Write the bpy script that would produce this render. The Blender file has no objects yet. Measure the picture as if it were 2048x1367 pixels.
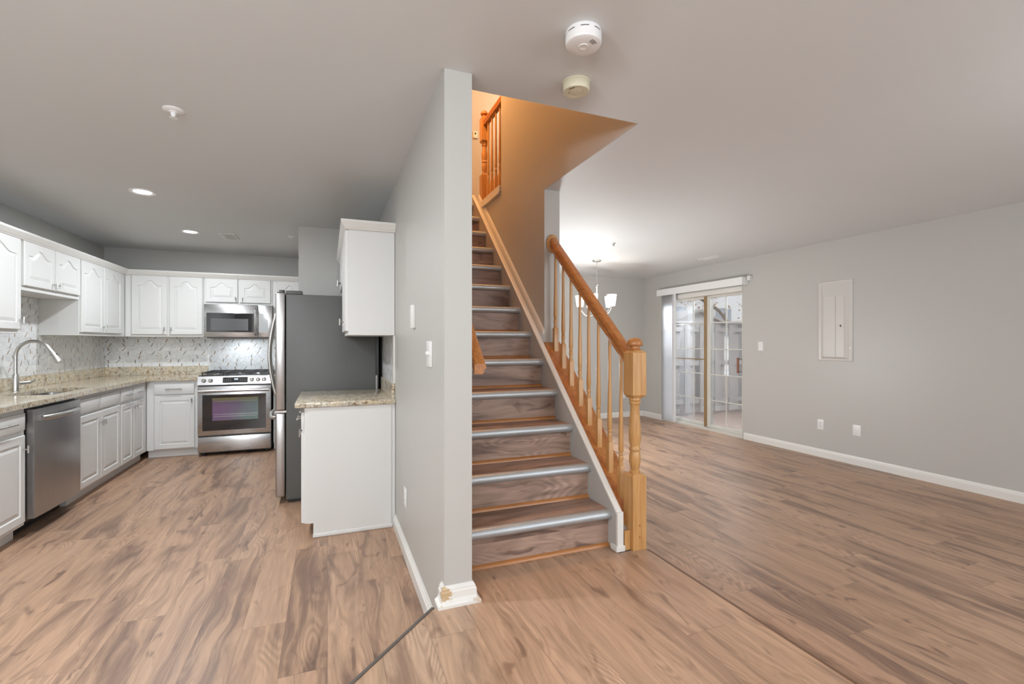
import bpy, bmesh, math, random
from mathutils import Vector, Matrix

# ------------------------------------------------------------------ camera, world, lights, exposure
SC = bpy.context.scene
COL = SC.collection
PI = math.pi

cam_data = bpy.data.cameras.new('camera')
cam = bpy.data.objects.new('camera', cam_data)
COL.objects.link(cam)
cam.location = (0, 0, 1.3046)
cam.rotation_euler = (PI / 2, 0, -0.3737)
cam_data.sensor_width = 36
cam_data.sensor_fit = 'HORIZONTAL'
cam_data.lens = 36 * 941.9 / 2048
cam_data.shift_y = 1.0 / 2048
cam_data.clip_start = 0.02
SC.camera = cam

SC.view_settings.view_transform = 'Standard'
SC.view_settings.look = 'None'
SC.view_settings.exposure = 0.0
SC.view_settings.gamma = 1.0
SC.view_settings.use_curve_mapping = False
SC.cycles.use_denoising = True
SC.cycles.max_bounces = 10
SC.cycles.diffuse_bounces = 6
SC.cycles.glossy_bounces = 4
SC.cycles.transparent_max_bounces = 12
SC.cycles.sample_clamp_indirect = 6
SC.cycles.caustics_reflective = False
SC.cycles.caustics_refractive = False

world = bpy.data.worlds.new('world')
SC.world = world
world.use_nodes = True
wn = world.node_tree
bg = wn.nodes['Background']
sky = wn.nodes.new('ShaderNodeTexSky')
sky.sky_type = 'NISHITA'
sky.sun_elevation = math.radians(38)
sky.sun_rotation = math.radians(200)
sky.sun_disc = False
sky.air_density = 1.0
sky.dust_density = 4.0
mixw = wn.nodes.new('ShaderNodeMix')
mixw.data_type = 'RGBA'
mixw.inputs[0].default_value = 0.25
mixw.inputs[6].default_value = (4.2, 4.5, 4.9, 1)
wn.links.new(sky.outputs[0], mixw.inputs[7])
wn.links.new(mixw.outputs[2], bg.inputs[0])
bg.inputs[1].default_value = 0.66


def light(kind, name, loc, power, color=(1, 1, 1), size=0.1, size_y=None, rot=(0, 0, 0), spread=None):
    d = bpy.data.lights.new(name, kind)
    d.energy = power
    d.color = color
    if kind == 'AREA':
        d.shape = 'RECTANGLE' if size_y else 'DISK'
        d.size = size
        if size_y:
            d.size_y = size_y
        if spread:
            d.spread = spread
    elif kind == 'POINT':
        d.shadow_soft_size = size
    o = bpy.data.objects.new(name, d)
    o.location = loc
    o.rotation_euler = rot
    COL.objects.link(o)
    return o


# daylight entering through the front windows behind the camera and the patio door
light('AREA', 'daylight_front_living', (3.4, -2.62, 1.45), 64, (0.86, 0.94, 1.0), 2.4, 1.7, (PI / 2 + 0.4, 0, 0))
light('AREA', 'daylight_front_kitchen', (-1.1, -2.62, 1.5), 46, (0.86, 0.94, 1.0), 1.9, 1.5, (PI / 2 + 0.4, 0, 0))
light('AREA', 'daylight_over_patio', (6.6, 5.6, 2.85), 345, (0.93, 0.97, 1.0), 2.2, 1.0, (math.radians(62), 0, PI / 2))
# foyer ceiling lamp over the camera
light('POINT', 'foyer_ceiling_lamp', (0.25, 0.15, 2.16), 13, (1.0, 0.97, 0.93), 0.09)
light('POINT', 'living_fill_light', (3.1, 0.1, 2.0), 20, (0.95, 0.97, 1.0), 0.12)  # added unseen fill light for the living room, no fixture behind it
light('POINT', 'kitchen_fill_light', (-1.3, 0.1, 2.0), 88, (0.90, 0.96, 1.0), 0.12)  # added out-of-view fill that lifts the kitchen ceiling and cabinets
light('POINT', 'dining_fill_light', (2.35, 4.9, 1.0), 104, (0.95, 0.98, 1.0), 0.15)  # added fill hidden behind the stair wall, brightens the dining and right walls
# warm lamp in the upstairs hall
light('POINT', 'upstairs_hall_lamp', (1.02, 4.2, 4.4), 108, (1.0, 0.43, 0.13), 0.12)
light('POINT', 'upstairs_landing_lamp', (2.5, 5.2, 4.7), 26, (1.0, 0.80, 0.58), 0.12)

# ------------------------------------------------------------------ helpers


def tag(o, label=None, cat=None, group=None, kind=None):
    if label:
        o['label'] = label
    if cat:
        o['category'] = cat
    if group:
        o['group'] = group
    if kind:
        o['kind'] = kind
    return o


def thing(name, label, cat, loc=(0, 0, 0), rotz=0.0, group=None):
    o = bpy.data.objects.new(name, None)
    COL.objects.link(o)
    o.location = loc
    o.rotation_euler = (0, 0, rotz)
    o.empty_display_size = 0.05
    return tag(o, label, cat, group)


def smooth_by_angle(me, deg=35):
    bm = bmesh.new()
    bm.from_mesh(me)
    for f in bm.faces:
        f.smooth = True
    lim = math.radians(deg)
    for e in bm.edges:
        if len(e.link_faces) == 2:
            e.smooth = e.calc_face_angle(0) < lim
    bm.to_mesh(me)
    bm.free()


def obj(name, bm, mat, parent=None, smooth=True, loc=None):
    bmesh.ops.recalc_face_normals(bm, faces=bm.faces)
    me = bpy.data.meshes.new(name)
    bm.to_mesh(me)
    bm.free()
    if smooth:
        smooth_by_angle(me)
    o = bpy.data.objects.new(name, me)
    COL.objects.link(o)
    for m in (mat if isinstance(mat, (list, tuple)) else [mat]):
        me.materials.append(m)
    if parent:
        o.parent = parent
    if loc:
        o.location = loc
    return o


def struct(name, bm, mat, parent=None, smooth=False):
    o = obj(name, bm, mat, parent, smooth)
    if parent is None:
        o['kind'] = 'structure'
    return o


def copy_tree(o, parent=None):
    c = o.copy()
    COL.objects.link(c)
    c.parent = parent
    for ch in list(o.children):
        copy_tree(ch, c)
    return c


def B():
    return bmesh.new()


def box(bm, x0, x1, y0, y1, z0, z1, bev=0.0, seg=2, mi=0):
    vs = [bm.verts.new((x, y, z)) for z in (z0, z1) for y in (y0, y1) for x in (x0, x1)]
    fs = []
    for idx in ((0, 2, 3, 1), (4, 5, 7, 6), (0, 1, 5, 4), (2, 6, 7, 3), (0, 4, 6, 2), (1, 3, 7, 5)):
        f = bm.faces.new([vs[i] for i in idx])
        f.material_index = mi
        fs.append(f)
    if bev > 0:
        es = list({e for f in fs for e in f.edges})
        r = bmesh.ops.bevel(bm, geom=es, offset=bev, segments=seg, profile=0.5, affect='EDGES')
        for f in r['faces']:
            f.material_index = mi
    return bm


def prism(bm, pts, axis, a0, a1, mi=0):
    """polygon pts in the plane across axis, extruded from a0 to a1; pts are (y,z) for X, (x,z) for Y, (x,y) for Z"""
    def v(p, a):
        return {'X': (a, p[0], p[1]), 'Y': (p[0], a, p[1]), 'Z': (p[0], p[1], a)}[axis]
    lo = [bm.verts.new(v(p, a0)) for p in pts]
    hi = [bm.verts.new(v(p, a1)) for p in pts]
    n = len(pts)
    fs = [bm.faces.new(lo[::-1]), bm.faces.new(hi)]
    for i in range(n):
        fs.append(bm.faces.new((lo[i], lo[(i + 1) % n], hi[(i + 1) % n], hi[i])))
    for f in fs:
        f.material_index = mi
    return bm


def lathe(bm, prof, n=20, c=(0, 0, 0), axis='Z', cap=True, mi=0):
    rings = []
    for r, z in prof:
        ring = []
        for i in range(n):
            a = 2 * PI * i / n
            x, y = r * math.cos(a), r * math.sin(a)
            p = {'Z': (x, y, z), 'Y': (x, z, y), 'X': (z, x, y)}[axis]
            ring.append(bm.verts.new((p[0] + c[0], p[1] + c[1], p[2] + c[2])))
        rings.append(ring)
    for a, b in zip(rings, rings[1:]):
        for i in range(n):
            f = bm.faces.new((a[i], a[(i + 1) % n], b[(i + 1) % n], b[i]))
            f.material_index = mi
    if cap:
        for ring in (rings[0], rings[-1]):
            f = bm.faces.new(ring)
            f.material_index = mi
    return bm


def tube(bm, pts, r, n=10, mi=0, cap=True):
    pts = [Vector(p) for p in pts]
    rs = r if isinstance(r, (list, tuple)) else [r] * len(pts)
    rings = []
    up = None
    for i, p in enumerate(pts):
        t = (pts[min(i + 1, len(pts) - 1)] - pts[max(i - 1, 0)]).normalized()
        if up is None:
            up = Vector((0, 0, 1)) if abs(t.z) < 0.9 else Vector((0, 1, 0))
        side = t.cross(up).normalized()
        up2 = side.cross(t).normalized()
        up = up2
        ring = [bm.verts.new(p + (side * math.cos(2 * PI * k / n) + up2 * math.sin(2 * PI * k / n)) * rs[i]) for k in range(n)]
        rings.append(ring)
    for a, b in zip(rings, rings[1:]):
        for k in range(n):
            f = bm.faces.new((a[k], a[(k + 1) % n], b[(k + 1) % n], b[k]))
            f.material_index = mi
    if cap:
        for ring in (rings[0], rings[-1]):
            f = bm.faces.new(ring)
            f.material_index = mi
    return bm


def sweep(bm, prof, p0, p1, side, up, mi=0):
    """profile (s,u) swept in a straight run from p0 to p1; side and up may be any vectors"""
    p0, p1, side, up = Vector(p0), Vector(p1), Vector(side), Vector(up)
    a = [bm.verts.new(p0 + side * s + up * u) for s, u in prof]
    b = [bm.verts.new(p1 + side * s + up * u) for s, u in prof]
    n = len(prof)
    fs = [bm.faces.new(a[::-1]), bm.faces.new(b)]
    for i in range(n):
        fs.append(bm.faces.new((a[i], a[(i + 1) % n], b[(i + 1) % n], b[i])))
    for f in fs:
        f.material_index = mi
    return bm


def sweep_path(bm, prof, path, z=0.0):
    """profile (out,up) swept along an open horizontal path with mitred corners; 'out' is to the path's right-hand side"""
    n = len(path)
    rings = []
    for i in range(n):
        p = Vector(path[i])
        d0 = (Vector(path[i]) - Vector(path[i - 1])).normalized() if i > 0 else None
        d1 = (Vector(path[i + 1]) - Vector(path[i])).normalized() if i < n - 1 else None
        if d0 is None:
            d0 = d1
        if d1 is None:
            d1 = d0
        n0 = Vector((d0.y, -d0.x))
        n1 = Vector((d1.y, -d1.x))
        m = (n0 + n1)
        m = m / max(0.2, (1 + n0.dot(n1)))
        rings.append([bm.verts.new((p.x + m.x * o, p.y + m.y * o, z + u)) for o, u in prof])
    k = len(prof)
    for a, b in zip(rings, rings[1:]):
        for i in range(k):
            bm.faces.new((a[i], a[(i + 1) % k], b[(i + 1) % k], b[i]))
    bm.faces.new(rings[0][::-1])
    bm.faces.new(rings[-1])
    return bm


# ------------------------------------------------------------------ materials


class G:
    """small wrapper to write shader node graphs"""

    def __init__(self, name):
        self.m = bpy.data.materials.new(name)
        self.m.use_nodes = True
        self.t = self.m.node_tree
        self.bsdf = self.t.nodes['Principled BSDF']
        self.out = self.t.nodes['Material Output']

    def n(self, typ, **kw):
        nd = self.t.nodes.new(typ)
        for k, v in kw.items():
            setattr(nd, k, v)
        return nd

    def put(self, sock, v):
        if hasattr(v, 'is_output'):
            self.t.links.new(v, sock)
        else:
            sock.default_value = v

    def math(self, op, a, b=0.0, c=0.0):
        nd = self.n('ShaderNodeMath', operation=op)
        self.put(nd.inputs[0], a)
        self.put(nd.inputs[1], b)
        if op in ('MULTIPLY_ADD', 'SMOOTH_MIN', 'COMPARE'):
            self.put(nd.inputs[2], c)
        return nd.outputs[0]

    def vec(self, x=0.0, y=0.0, z=0.0):
        nd = self.n('ShaderNodeCombineXYZ')
        for s, v in zip(nd.inputs, (x, y, z)):
            self.put(s, v)
        return nd.outputs[0]

    def pos(self, space='world'):
        if space == 'world':
            o = self.n('ShaderNodeNewGeometry').outputs['Position']
        else:
            o = self.n('ShaderNodeTexCoord').outputs['Object']
        s = self.n('ShaderNodeSeparateXYZ')
        self.t.links.new(o, s.inputs[0])
        return s.outputs[0], s.outputs[1], s.outputs[2]

    def noise(self, v, scale=1.0, detail=3.0, rough=0.5, dist=0.0):
        nd = self.n('ShaderNodeTexNoise')
        self.put(nd.inputs['Vector'], v)
        nd.inputs['Scale'].default_value = scale
        nd.inputs['Detail'].default_value = detail
        nd.inputs['Roughness'].default_value = rough
        nd.inputs['Distortion'].default_value = dist
        return nd.outputs['Fac']

    def white(self, v):
        nd = self.n('ShaderNodeTexWhiteNoise', noise_dimensions='3D')
        self.put(nd.inputs['Vector'], v)
        return nd.outputs['Value']

    def step(self, v, lo, hi):
        nd = self.n('ShaderNodeMapRange', interpolation_type='SMOOTHSTEP')
        self.put(nd.inputs['Value'], v)
        nd.inputs['From Min'].default_value = lo
        nd.inputs['From Max'].default_value = hi
        return nd.outputs[0]

    def mix(self, f, a, b, mode='MIX'):
        nd = self.n('ShaderNodeMix', data_type='RGBA', blend_type=mode)
        self.put(nd.inputs[0], f)
        self.put(nd.inputs[6], a)
        self.put(nd.inputs[7], b)
        return nd.outputs[2]

    def bump(self, h, strength=0.2, dist=0.01):
        nd = self.n('ShaderNodeBump')
        nd.inputs['Strength'].default_value = strength
        nd.inputs['Distance'].default_value = dist
        self.put(nd.inputs['Height'], h)
        self.t.links.new(nd.outputs[0], self.bsdf.inputs['Normal'])

    def set(self, color=None, rough=None, metal=None, spec=None, coat=None):
        for k, v in (('Base Color', color), ('Roughness', rough), ('Metallic', metal), ('Specular IOR Level', spec), ('Coat Weight', coat)):
            if v is not None:
                self.put(self.bsdf.inputs[k], v)
        return self.m


def rgb(r, g, b):
    def f(c):
        c /= 255.0
        return c / 12.92 if c <= 0.04045 else ((c + 0.055) / 1.055) ** 2.4
    return (f(r), f(g), f(b), 1)


def plain(name, color, rough=0.5, metal=0.0, spec=0.5, var=0.03, scale=6.0, bump=0.0):
    g = G(name)
    x, y, z = g.pos()
    v = g.vec(x, y, z)
    nz = g.noise(v, scale, 3)
    k = g.math('MULTIPLY_ADD', nz, var * 2, 1 - var)
    c = g.mix(1.0, color, g.vec(k, k, k), 'MULTIPLY')
    if bump:
        g.bump(g.noise(v, scale * 12, 2), bump, 0.002)
    return g.set(c, rough, metal, spec)


def plank_mat(name, swap=False, width=0.18, length=1.22, tan=(0.40, 0.25, 0.162, 1), dark=(0.125, 0.073, 0.056, 1), amount=1.0, rough=0.32):
    g = G(name)
    x, y, z = g.pos()
    if swap:
        a, b = x, g.math('ADD', y, z)
    else:
        a, b = y, x
    bw = g.math('DIVIDE', b, width)
    row = g.math('FLOOR', bw)
    off = g.math('MULTIPLY', g.white(g.vec(row, 3.3, 1.7)), length)
    aw = g.math('DIVIDE', g.math('ADD', a, off), length)
    cl = g.math('FLOOR', aw)
    rid = g.white(g.vec(row, cl, 0.5))
    rid2 = g.white(g.vec(row, cl, 7.5))
    sh = g.math('MULTIPLY', rid, 53.0)
    # long dark heart streaks, flowing along the plank
    warp = g.noise(g.vec(g.math('MULTIPLY', a, 1.6), g.math('MULTIPLY', b, 5.0), sh), 1.0, 2)
    bb = g.math('MULTIPLY_ADD', warp, 0.15, b)
    st = g.noise(g.vec(g.math('MULTIPLY', a, 1.15), g.math('MULTIPLY', bb, 8.5), sh), 1.0, 5, 0.6, 0.7)
    st = g.math('ADD', st, g.math('MULTIPLY_ADD', rid2, 0.10, -0.05))
    streak = g.step(st, 0.45, 0.70)
    # fine grain lines
    fine = g.noise(g.vec(g.math('MULTIPLY', a, 3.0), g.math('MULTIPLY', bb, 110.0), sh), 1.0, 4, 0.6)
    med = g.noise(g.vec(g.math('MULTIPLY', a, 2.2), g.math('MULTIPLY', bb, 32.0), sh), 1.0, 4, 0.6, 0.6)
    # cathedral rings
    rn = g.noise(g.vec(g.math('MULTIPLY', a, 1.5), g.math('MULTIPLY', b, 7.0), g.math('MULTIPLY', rid2, 31.0)), 1.0, 1)
    ring = g.math('SINE', g.math('MULTIPLY', rn, 120.0))
    # small dark flecks and checks along the grain
    fk = g.noise(g.vec(g.math('MULTIPLY', a, 9.0), g.math('MULTIPLY', bb, 60.0), sh), 1.0, 3, 0.6, 0.8)
    fleck = g.math('MULTIPLY', g.step(fk, 0.60, 0.74), g.step(g.noise(g.vec(g.math('MULTIPLY', a, 2.0), g.math('MULTIPLY', b, 8.0), sh), 1.0, 2), 0.42, 0.6))
    rmask = g.step(g.noise(g.vec(g.math('MULTIPLY', a, 1.3), g.math('MULTIPLY', b, 6.0), g.math('MULTIPLY', rid, 17.0)), 1.0, 2), 0.52, 0.66)
    # knots
    kn = g.noise(g.vec(g.math('MULTIPLY', a, 4.0), g.math('MULTIPLY', b, 11.0), sh), 1.0, 2, 0.5, 1.2)
    knot = g.step(kn, 0.61, 0.74)
    pale = (min(1, tan[0] * 1.08), min(1, tan[1] * 1.1), min(1, tan[2] * 1.14), 1)
    base = g.mix(rid, tan, pale)
    c = g.mix(g.math('MULTIPLY', streak, 0.73 * amount), base, dark)
    c = g.mix(g.math('MULTIPLY', knot, 0.7 * amount), c, dark)
    c = g.mix(g.math('MULTIPLY', fleck, 0.5 * amount), c, dark)
    k = g.math('MULTIPLY_ADD', fine, 0.50, 0.75)
    k = g.math('MULTIPLY', k, g.math('MULTIPLY_ADD', med, 0.80, 0.60))
    k = g.math('MULTIPLY', k, g.math('MULTIPLY_ADD', g.math('MULTIPLY', ring, rmask), 0.15, 1.0))
    c = g.mix(1.0, c, g.vec(k, k, k), 'MULTIPLY')
    if not swap:
        fb = g.math('FRACT', bw)
        eb = g.math('MULTIPLY', g.math('MINIMUM', fb, g.math('SUBTRACT', 1.0, fb)), width)
        fa = g.math('FRACT', aw)
        ea = g.math('MULTIPLY', g.math('MINIMUM', fa, g.math('SUBTRACT', 1.0, fa)), length)
        e = g.math('MINIMUM', ea, eb)
        gap = g.math('SUBTRACT', 1.0, g.step(e, 0.0004, 0.0022))
        c = g.mix(g.math('MULTIPLY', gap, 0.4), c, (0.09, 0.055, 0.04, 1))
        g.bump(g.math('ADD', g.math('MULTIPLY', fine, 0.4), g.math('MULTIPLY', gap, -1.0)), 0.12, 0.002)
    g.set(c, g.math('MULTIPLY_ADD', med, 0.16, rough), 0, 0.42)
    return g.m


def oak_mat(name, along='Z', c0=(0.57, 0.325, 0.13, 1), c1=(0.46, 0.225, 0.07, 1)):
    g = G(name)
    x, y, z = g.pos()
    s = {'X': (2.5, 42, 42), 'Y': (42, 2.5, 42), 'Z': (42, 42, 2.5)}[along]
    v = g.vec(g.math('MULTIPLY', x, s[0]), g.math('MULTIPLY', y, s[1]), g.math('MULTIPLY', z, s[2]))
    n1 = g.noise(v, 1.0, 4, 0.6, 0.3)
    n2 = g.noise(v, 5.0, 2, 0.6)
    c = g.mix(g.step(n1, 0.3, 0.7), c0, c1)
    k = g.math('MULTIPLY_ADD', n2, 0.3, 0.85)
    c = g.mix(1.0, c, g.vec(k, k, k), 'MULTIPLY')
    return g.set(c, 0.3, 0, 0.5)


def granite_mat():
    g = G('speckled beige granite')
    x, y, z = g.pos()
    v = g.vec(x, y, z)
    n1 = g.noise(v, 26, 4, 0.65, 0.8)
    n2 = g.noise(v, 70, 3, 0.6)
    n3 = g.noise(v, 11, 2)
    c = g.mix(g.step(n3, 0.35, 0.65), (0.60, 0.50, 0.35, 1), (0.50, 0.46, 0.38, 1))
    c = g.mix(g.step(n2, 0.5, 0.62), c, (0.70, 0.65, 0.55, 1))
    c = g.mix(g.math('MULTIPLY', g.step(n1, 0.53, 0.63), 0.75), c, (0.20, 0.115, 0.05, 1))
    c = g.mix(g.math('MULTIPLY', g.step(g.noise(v, 95, 2), 0.60, 0.68), 0.8), c, (0.07, 0.055, 0.045, 1))
    return g.set(c, 0.12, 0, 0.5)


def tile_mat(name, plane):
    """white marble mosaic in a running bond with slanting gold and grey flecks; plane is 'X' (tiles in YZ) or 'Y' (tiles in XZ)"""
    g = G(name)
    x, y, z = g.pos()
    a = y if plane == 'X' else x
    h, L = 0.05, 0.152
    bz = g.math('DIVIDE', z, h)
    row = g.math('FLOOR', bz)
    aw = g.math('DIVIDE', g.math('ADD', a, g.math('MULTIPLY', g.white(g.vec(row, 1.1, 2.2)), L)), L)
    cl = g.math('FLOOR', aw)
    rid = g.white(g.vec(row, cl, 0.3))
    rid2 = g.white(g.vec(row, cl, 5.3))
    fz = g.math('FRACT', bz)
    fa = g.math('FRACT', aw)
    e = g.math('MINIMUM', g.math('MULTIPLY', g.math('MINIMUM', fz, g.math('SUBTRACT', 1.0, fz)), h),
               g.math('MULTIPLY', g.math('MINIMUM', fa, g.math('SUBTRACT', 1.0, fa)), L))
    grout = g.math('SUBTRACT', 1.0, g.step(e, 0.0006, 0.0018))
    vein = g.noise(g.vec(g.math('MULTIPLY', a, 9.0), g.math('MULTIPLY', z, 9.0), g.math('MULTIPLY', rid, 40.0)), 1.0, 4, 0.6, 1.0)
    vm = g.math('SUBTRACT', 1.0, g.step(g.math('ABSOLUTE', g.math('SUBTRACT', vein, 0.5)), 0.0, 0.05))
    c = g.mix(rid, (0.74, 0.76, 0.78, 1), (0.84, 0.85, 0.86, 1))
    c = g.mix(g.math('MULTIPLY', vm, 0.35), c, (0.42, 0.41, 0.40, 1))
    # one slanting fleck inside some tiles
    ua = g.math('MULTIPLY', g.math('SUBTRACT', fa, g.math('MULTIPLY_ADD', rid2, 0.6, 0.2)), L)
    uz = g.math('MULTIPLY', g.math('SUBTRACT', fz, 0.5), h)
    sl = g.math('MULTIPLY_ADD', rid, 1.5, -0.55)
    across = g.math('ABSOLUTE', g.math('SUBTRACT', ua, g.math('MULTIPLY', uz, sl)))
    fleck = g.math('MULTIPLY', g.math('SUBTRACT', 1.0, g.step(across, 0.0035, 0.0065)),
                   g.math('SUBTRACT', 1.0, g.step(g.math('ABSOLUTE', uz), 0.017, 0.024)))
    fleck = g.math('MULTIPLY', fleck, g.step(g.white(g.vec(row, cl, 9.1)), 0.25, 0.27))
    fc = g.mix(g.step(rid2, 0.45, 0.5), (0.17, 0.16, 0.145, 1), (0.27, 0.155, 0.055, 1))
    c = g.mix(g.math('MULTIPLY', fleck, 0.95), c, fc)
    c = g.mix(g.math('MULTIPLY', grout, 0.30), c, (0.50, 0.50, 0.50, 1))
    g.bump(g.math('SUBTRACT', 1.0, grout), 0.25, 0.002)
    return g.set(c, 0.16, 0, 0.5)


def steel_mat(name, along='X', col=(0.60, 0.60, 0.61, 1), rough=0.24):
    g = G(name)
    x, y, z = g.pos()
    s = {'X': (1.5, 1.5, 420), 'Z': (420, 420, 1.5)}[along]
    v = g.vec(g.math('MULTIPLY', x, s[0]), g.math('MULTIPLY', y, s[1]), g.math('MULTIPLY', z, s[2]))
    nz = g.noise(v, 1.0, 2)
    g.bump(nz, 0.02, 0.001)
    return g.set(col, g.math('MULTIPLY_ADD', nz, 0.14, rough - 0.05), 1.0, 0.5)


def emit_mat(name, color, strength):
    g = G(name)
    g.set(color, 0.4)
    g.bsdf.inputs['Emission Color'].default_value = color
    g.bsdf.inputs['Emission Strength'].default_value = strength
    return g.m


def glass_mat(name, tint=(1, 1, 1, 1), refl=1.0, haze=0.0):
    g = G(name)
    g.t.nodes.remove(g.bsdf)
    tr = g.n('ShaderNodeBsdfTransparent')
    tr.inputs[0].default_value = tint
    gl = g.n('ShaderNodeBsdfGlossy')
    gl.inputs['Roughness'].default_value = 0.02
    fr = g.n('ShaderNodeFresnel')
    fr.inputs[0].default_value = 1.5
    mx = g.n('ShaderNodeMixShader')
    g.put(mx.inputs[0], g.math('MULTIPLY', fr.outputs[0], refl))
    g.t.links.new(tr.outputs[0], mx.inputs[1])
    g.t.links.new(gl.outputs[0], mx.inputs[2])
    last = mx
    if haze:
        df = g.n('ShaderNodeBsdfTranslucent')
        df.inputs[0].default_value = (0.9, 0.9, 0.92, 1)
        m2 = g.n('ShaderNodeMixShader')
        m2.inputs[0].default_value = haze
        g.t.links.new(mx.outputs[0], m2.inputs[1])
        g.t.links.new(df.outputs[0], m2.inputs[2])
        last = m2
    g.t.links.new(last.outputs[0], g.out.inputs[0])
    return g.m


WALL = plain('warm grey wall paint', (0.47, 0.462, 0.44, 1), 0.42, 0, 0.4, 0.015, 1.5, 0.03)
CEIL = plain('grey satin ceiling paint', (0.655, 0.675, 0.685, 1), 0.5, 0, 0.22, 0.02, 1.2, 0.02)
TRIM = plain('white trim paint', (0.72, 0.71, 0.68, 1), 0.35, 0, 0.5, 0.01)
CAB = plain('white cabinet paint', (0.71, 0.715, 0.71, 1), 0.45, 0, 0.5, 0.01)
PLATE = plain('white plastic', (0.74, 0.74, 0.73, 1), 0.35, 0, 0.5, 0.01)
CREAM = plain('yellowed cream plastic', (0.66, 0.62, 0.47, 1), 0.4, 0, 0.5, 0.02)
DETW = plain('bright white plastic', (0.80, 0.80, 0.80, 1), 0.35, 0, 0.5, 0.01)
DARK = plain('dark slot', (0.05, 0.05, 0.055, 1), 0.5)
BLACK = plain('black enamel', (0.012, 0.012, 0.013, 1), 0.3)
FLOOR = plank_mat('brown oak plank floor')
STEP = plank_mat('brown oak stair boards', True, 0.5, 3.0, tan=(0.36, 0.245, 0.19, 1), dark=(0.085, 0.046, 0.036, 1), rough=0.34)
OAKZ = oak_mat('honey oak upright', 'Z')
OAKY = oak_mat('honey oak lengthways', 'Y', (0.50, 0.21, 0.06, 1), (0.36, 0.13, 0.035, 1))
OAKX = oak_mat('honey oak crossways', 'X', (0.46, 0.20, 0.065, 1), (0.36, 0.14, 0.04, 1))
GRAN = granite_mat()
TILEX = tile_mat('marble mosaic along side wall', 'X')
TILEY = tile_mat('marble mosaic along end wall', 'Y')
STEEL = steel_mat('brushed stainless steel', 'X')
STEELZ = steel_mat('brushed stainless steel upright', 'Z', (0.46, 0.45, 0.45, 1), 0.28)
NICKEL = plain('satin nickel', (0.55, 0.54, 0.52, 1), 0.28, 1.0, 0.5, 0.02)
NOSE = plain('satin aluminium nosing', (0.47, 0.50, 0.52, 1), 0.42, 0.55, 0.5, 0.04, 20)
FRSIDE = plain('dark grey painted steel', (0.105, 0.108, 0.105, 1), 0.45, 0.0, 0.5, 0.06, 60)
PANELG = plain('grey plastic trim', (0.40, 0.40, 0.40, 1), 0.5)
DGLASS = plain('black appliance glass', (0.008, 0.008, 0.01, 1), 0.04, 0, 0.8, 0.0)
DISPLAY = emit_mat('lit clock digits', (0.75, 0.85, 0.95, 1), 1.2)
BRASS = plain('old brass frame', (0.36, 0.24, 0.12, 1), 0.4, 0.5)
FRAMEW = plain('pale door frame', (0.62, 0.60, 0.55, 1), 0.4)
GLASS = glass_mat('window glass', (0.97, 0.98, 0.98, 1), 0.8, 0.0)
VANE = plain('pvc blind vane', (0.78, 0.78, 0.79, 1), 0.5, 0, 0.4, 0.01)
SHADE = emit_mat('frosted glass lit', (1.0, 0.97, 0.93, 1), 3.0)
LED = emit_mat('led diffuser', (0.95, 0.97, 1.0, 1), 9.0)
FENCE = plain('weathered grey boards', (0.40, 0.385, 0.385, 1), 0.8, 0, 0.2, 0.18, 9)
ROOF = plain('grey shingle roof', (0.46, 0.43, 0.41, 1), 0.85, 0, 0.2, 0.15, 20)
PATIO = plain('leaf strewn patio concrete', (0.40, 0.32, 0.28, 1), 0.85, 0, 0.2, 0.3, 7)
SIDING = plain('pale siding', (0.70, 0.70, 0.70, 1), 0.7, 0, 0.3, 0.05)
WINDARK = plain('window reflecting sky', (0.30, 0.33, 0.38, 1), 0.1)
BARK = plain('brown bark', (0.17, 0.11, 0.075, 1), 0.9)
LEAF = plain('rusty autumn leaves', (0.46, 0.23, 0.10, 1), 0.8, 0, 0.2, 0.3, 5)


def base_worn_mat():
    g = G('chipped white trim paint')
    x, y, z = g.pos()
    nz = g.noise(g.vec(g.math('MULTIPLY', x, 60.0), g.math('MULTIPLY', y, 60.0), g.math('MULTIPLY', z, 120.0)), 1.0, 3)
    def ball(cx, cy, cz, r):
        dx, dy, dz = (g.math('SUBTRACT', a, b) for a, b in ((x, cx), (y, cy), (z, cz)))
        d = g.math('ADD', g.math('ADD', g.math('MULTIPLY', dx, dx), g.math('MULTIPLY', dy, dy)), g.math('MULTIPLY', dz, dz))
        d = g.math('SQRT', d)
        return g.math('SUBTRACT', 1.0, g.step(g.math('ADD', d, g.math('MULTIPLY_ADD', nz, 0.06, -0.03)), r * 0.8, r))
    m = g.math('MAXIMUM', ball(0.448, 1.892, 0.272, 0.036), g.math('MULTIPLY', ball(0.595, 1.885, 0.235, 0.022), 0.5))
    c = g.mix(m, (0.72, 0.71, 0.68, 1), (0.50, 0.36, 0.21, 1))
    return g.set(c, 0.4, 0, 0.5)


WORN = base_worn_mat()

# ------------------------------------------------------------------ dimensions
XL, XR, YB, YF, H = -2.47, 5.249, 6.975, -2.5, 2.44
CX0, CX1, CY = 0.451, 0.570, 1.918        # centre wall
SX0, SX1 = 1.50, 1.626                    # wall beside the upper stairs
S = 0.2168                                # foyer platform height
RISE, RUN, N0 = 0.1946, 0.2124, 2.147     # stairs
SKX = 1.405
UP = 2.747                                # upper floor
OY = 2.037                                # front edge of the stairwell opening
WY = 3.167                                # end of the stair side wall


def nose(y):
    return S + RISE + (y - N0) * RISE / RUN


# ------------------------------------------------------------------ setting
bm = B()
box(bm, XL - 0.1, XR + 0.1, YF - 0.1, YB + 0.1, -0.1, 0)
struct('floor', bm, FLOOR)

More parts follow.
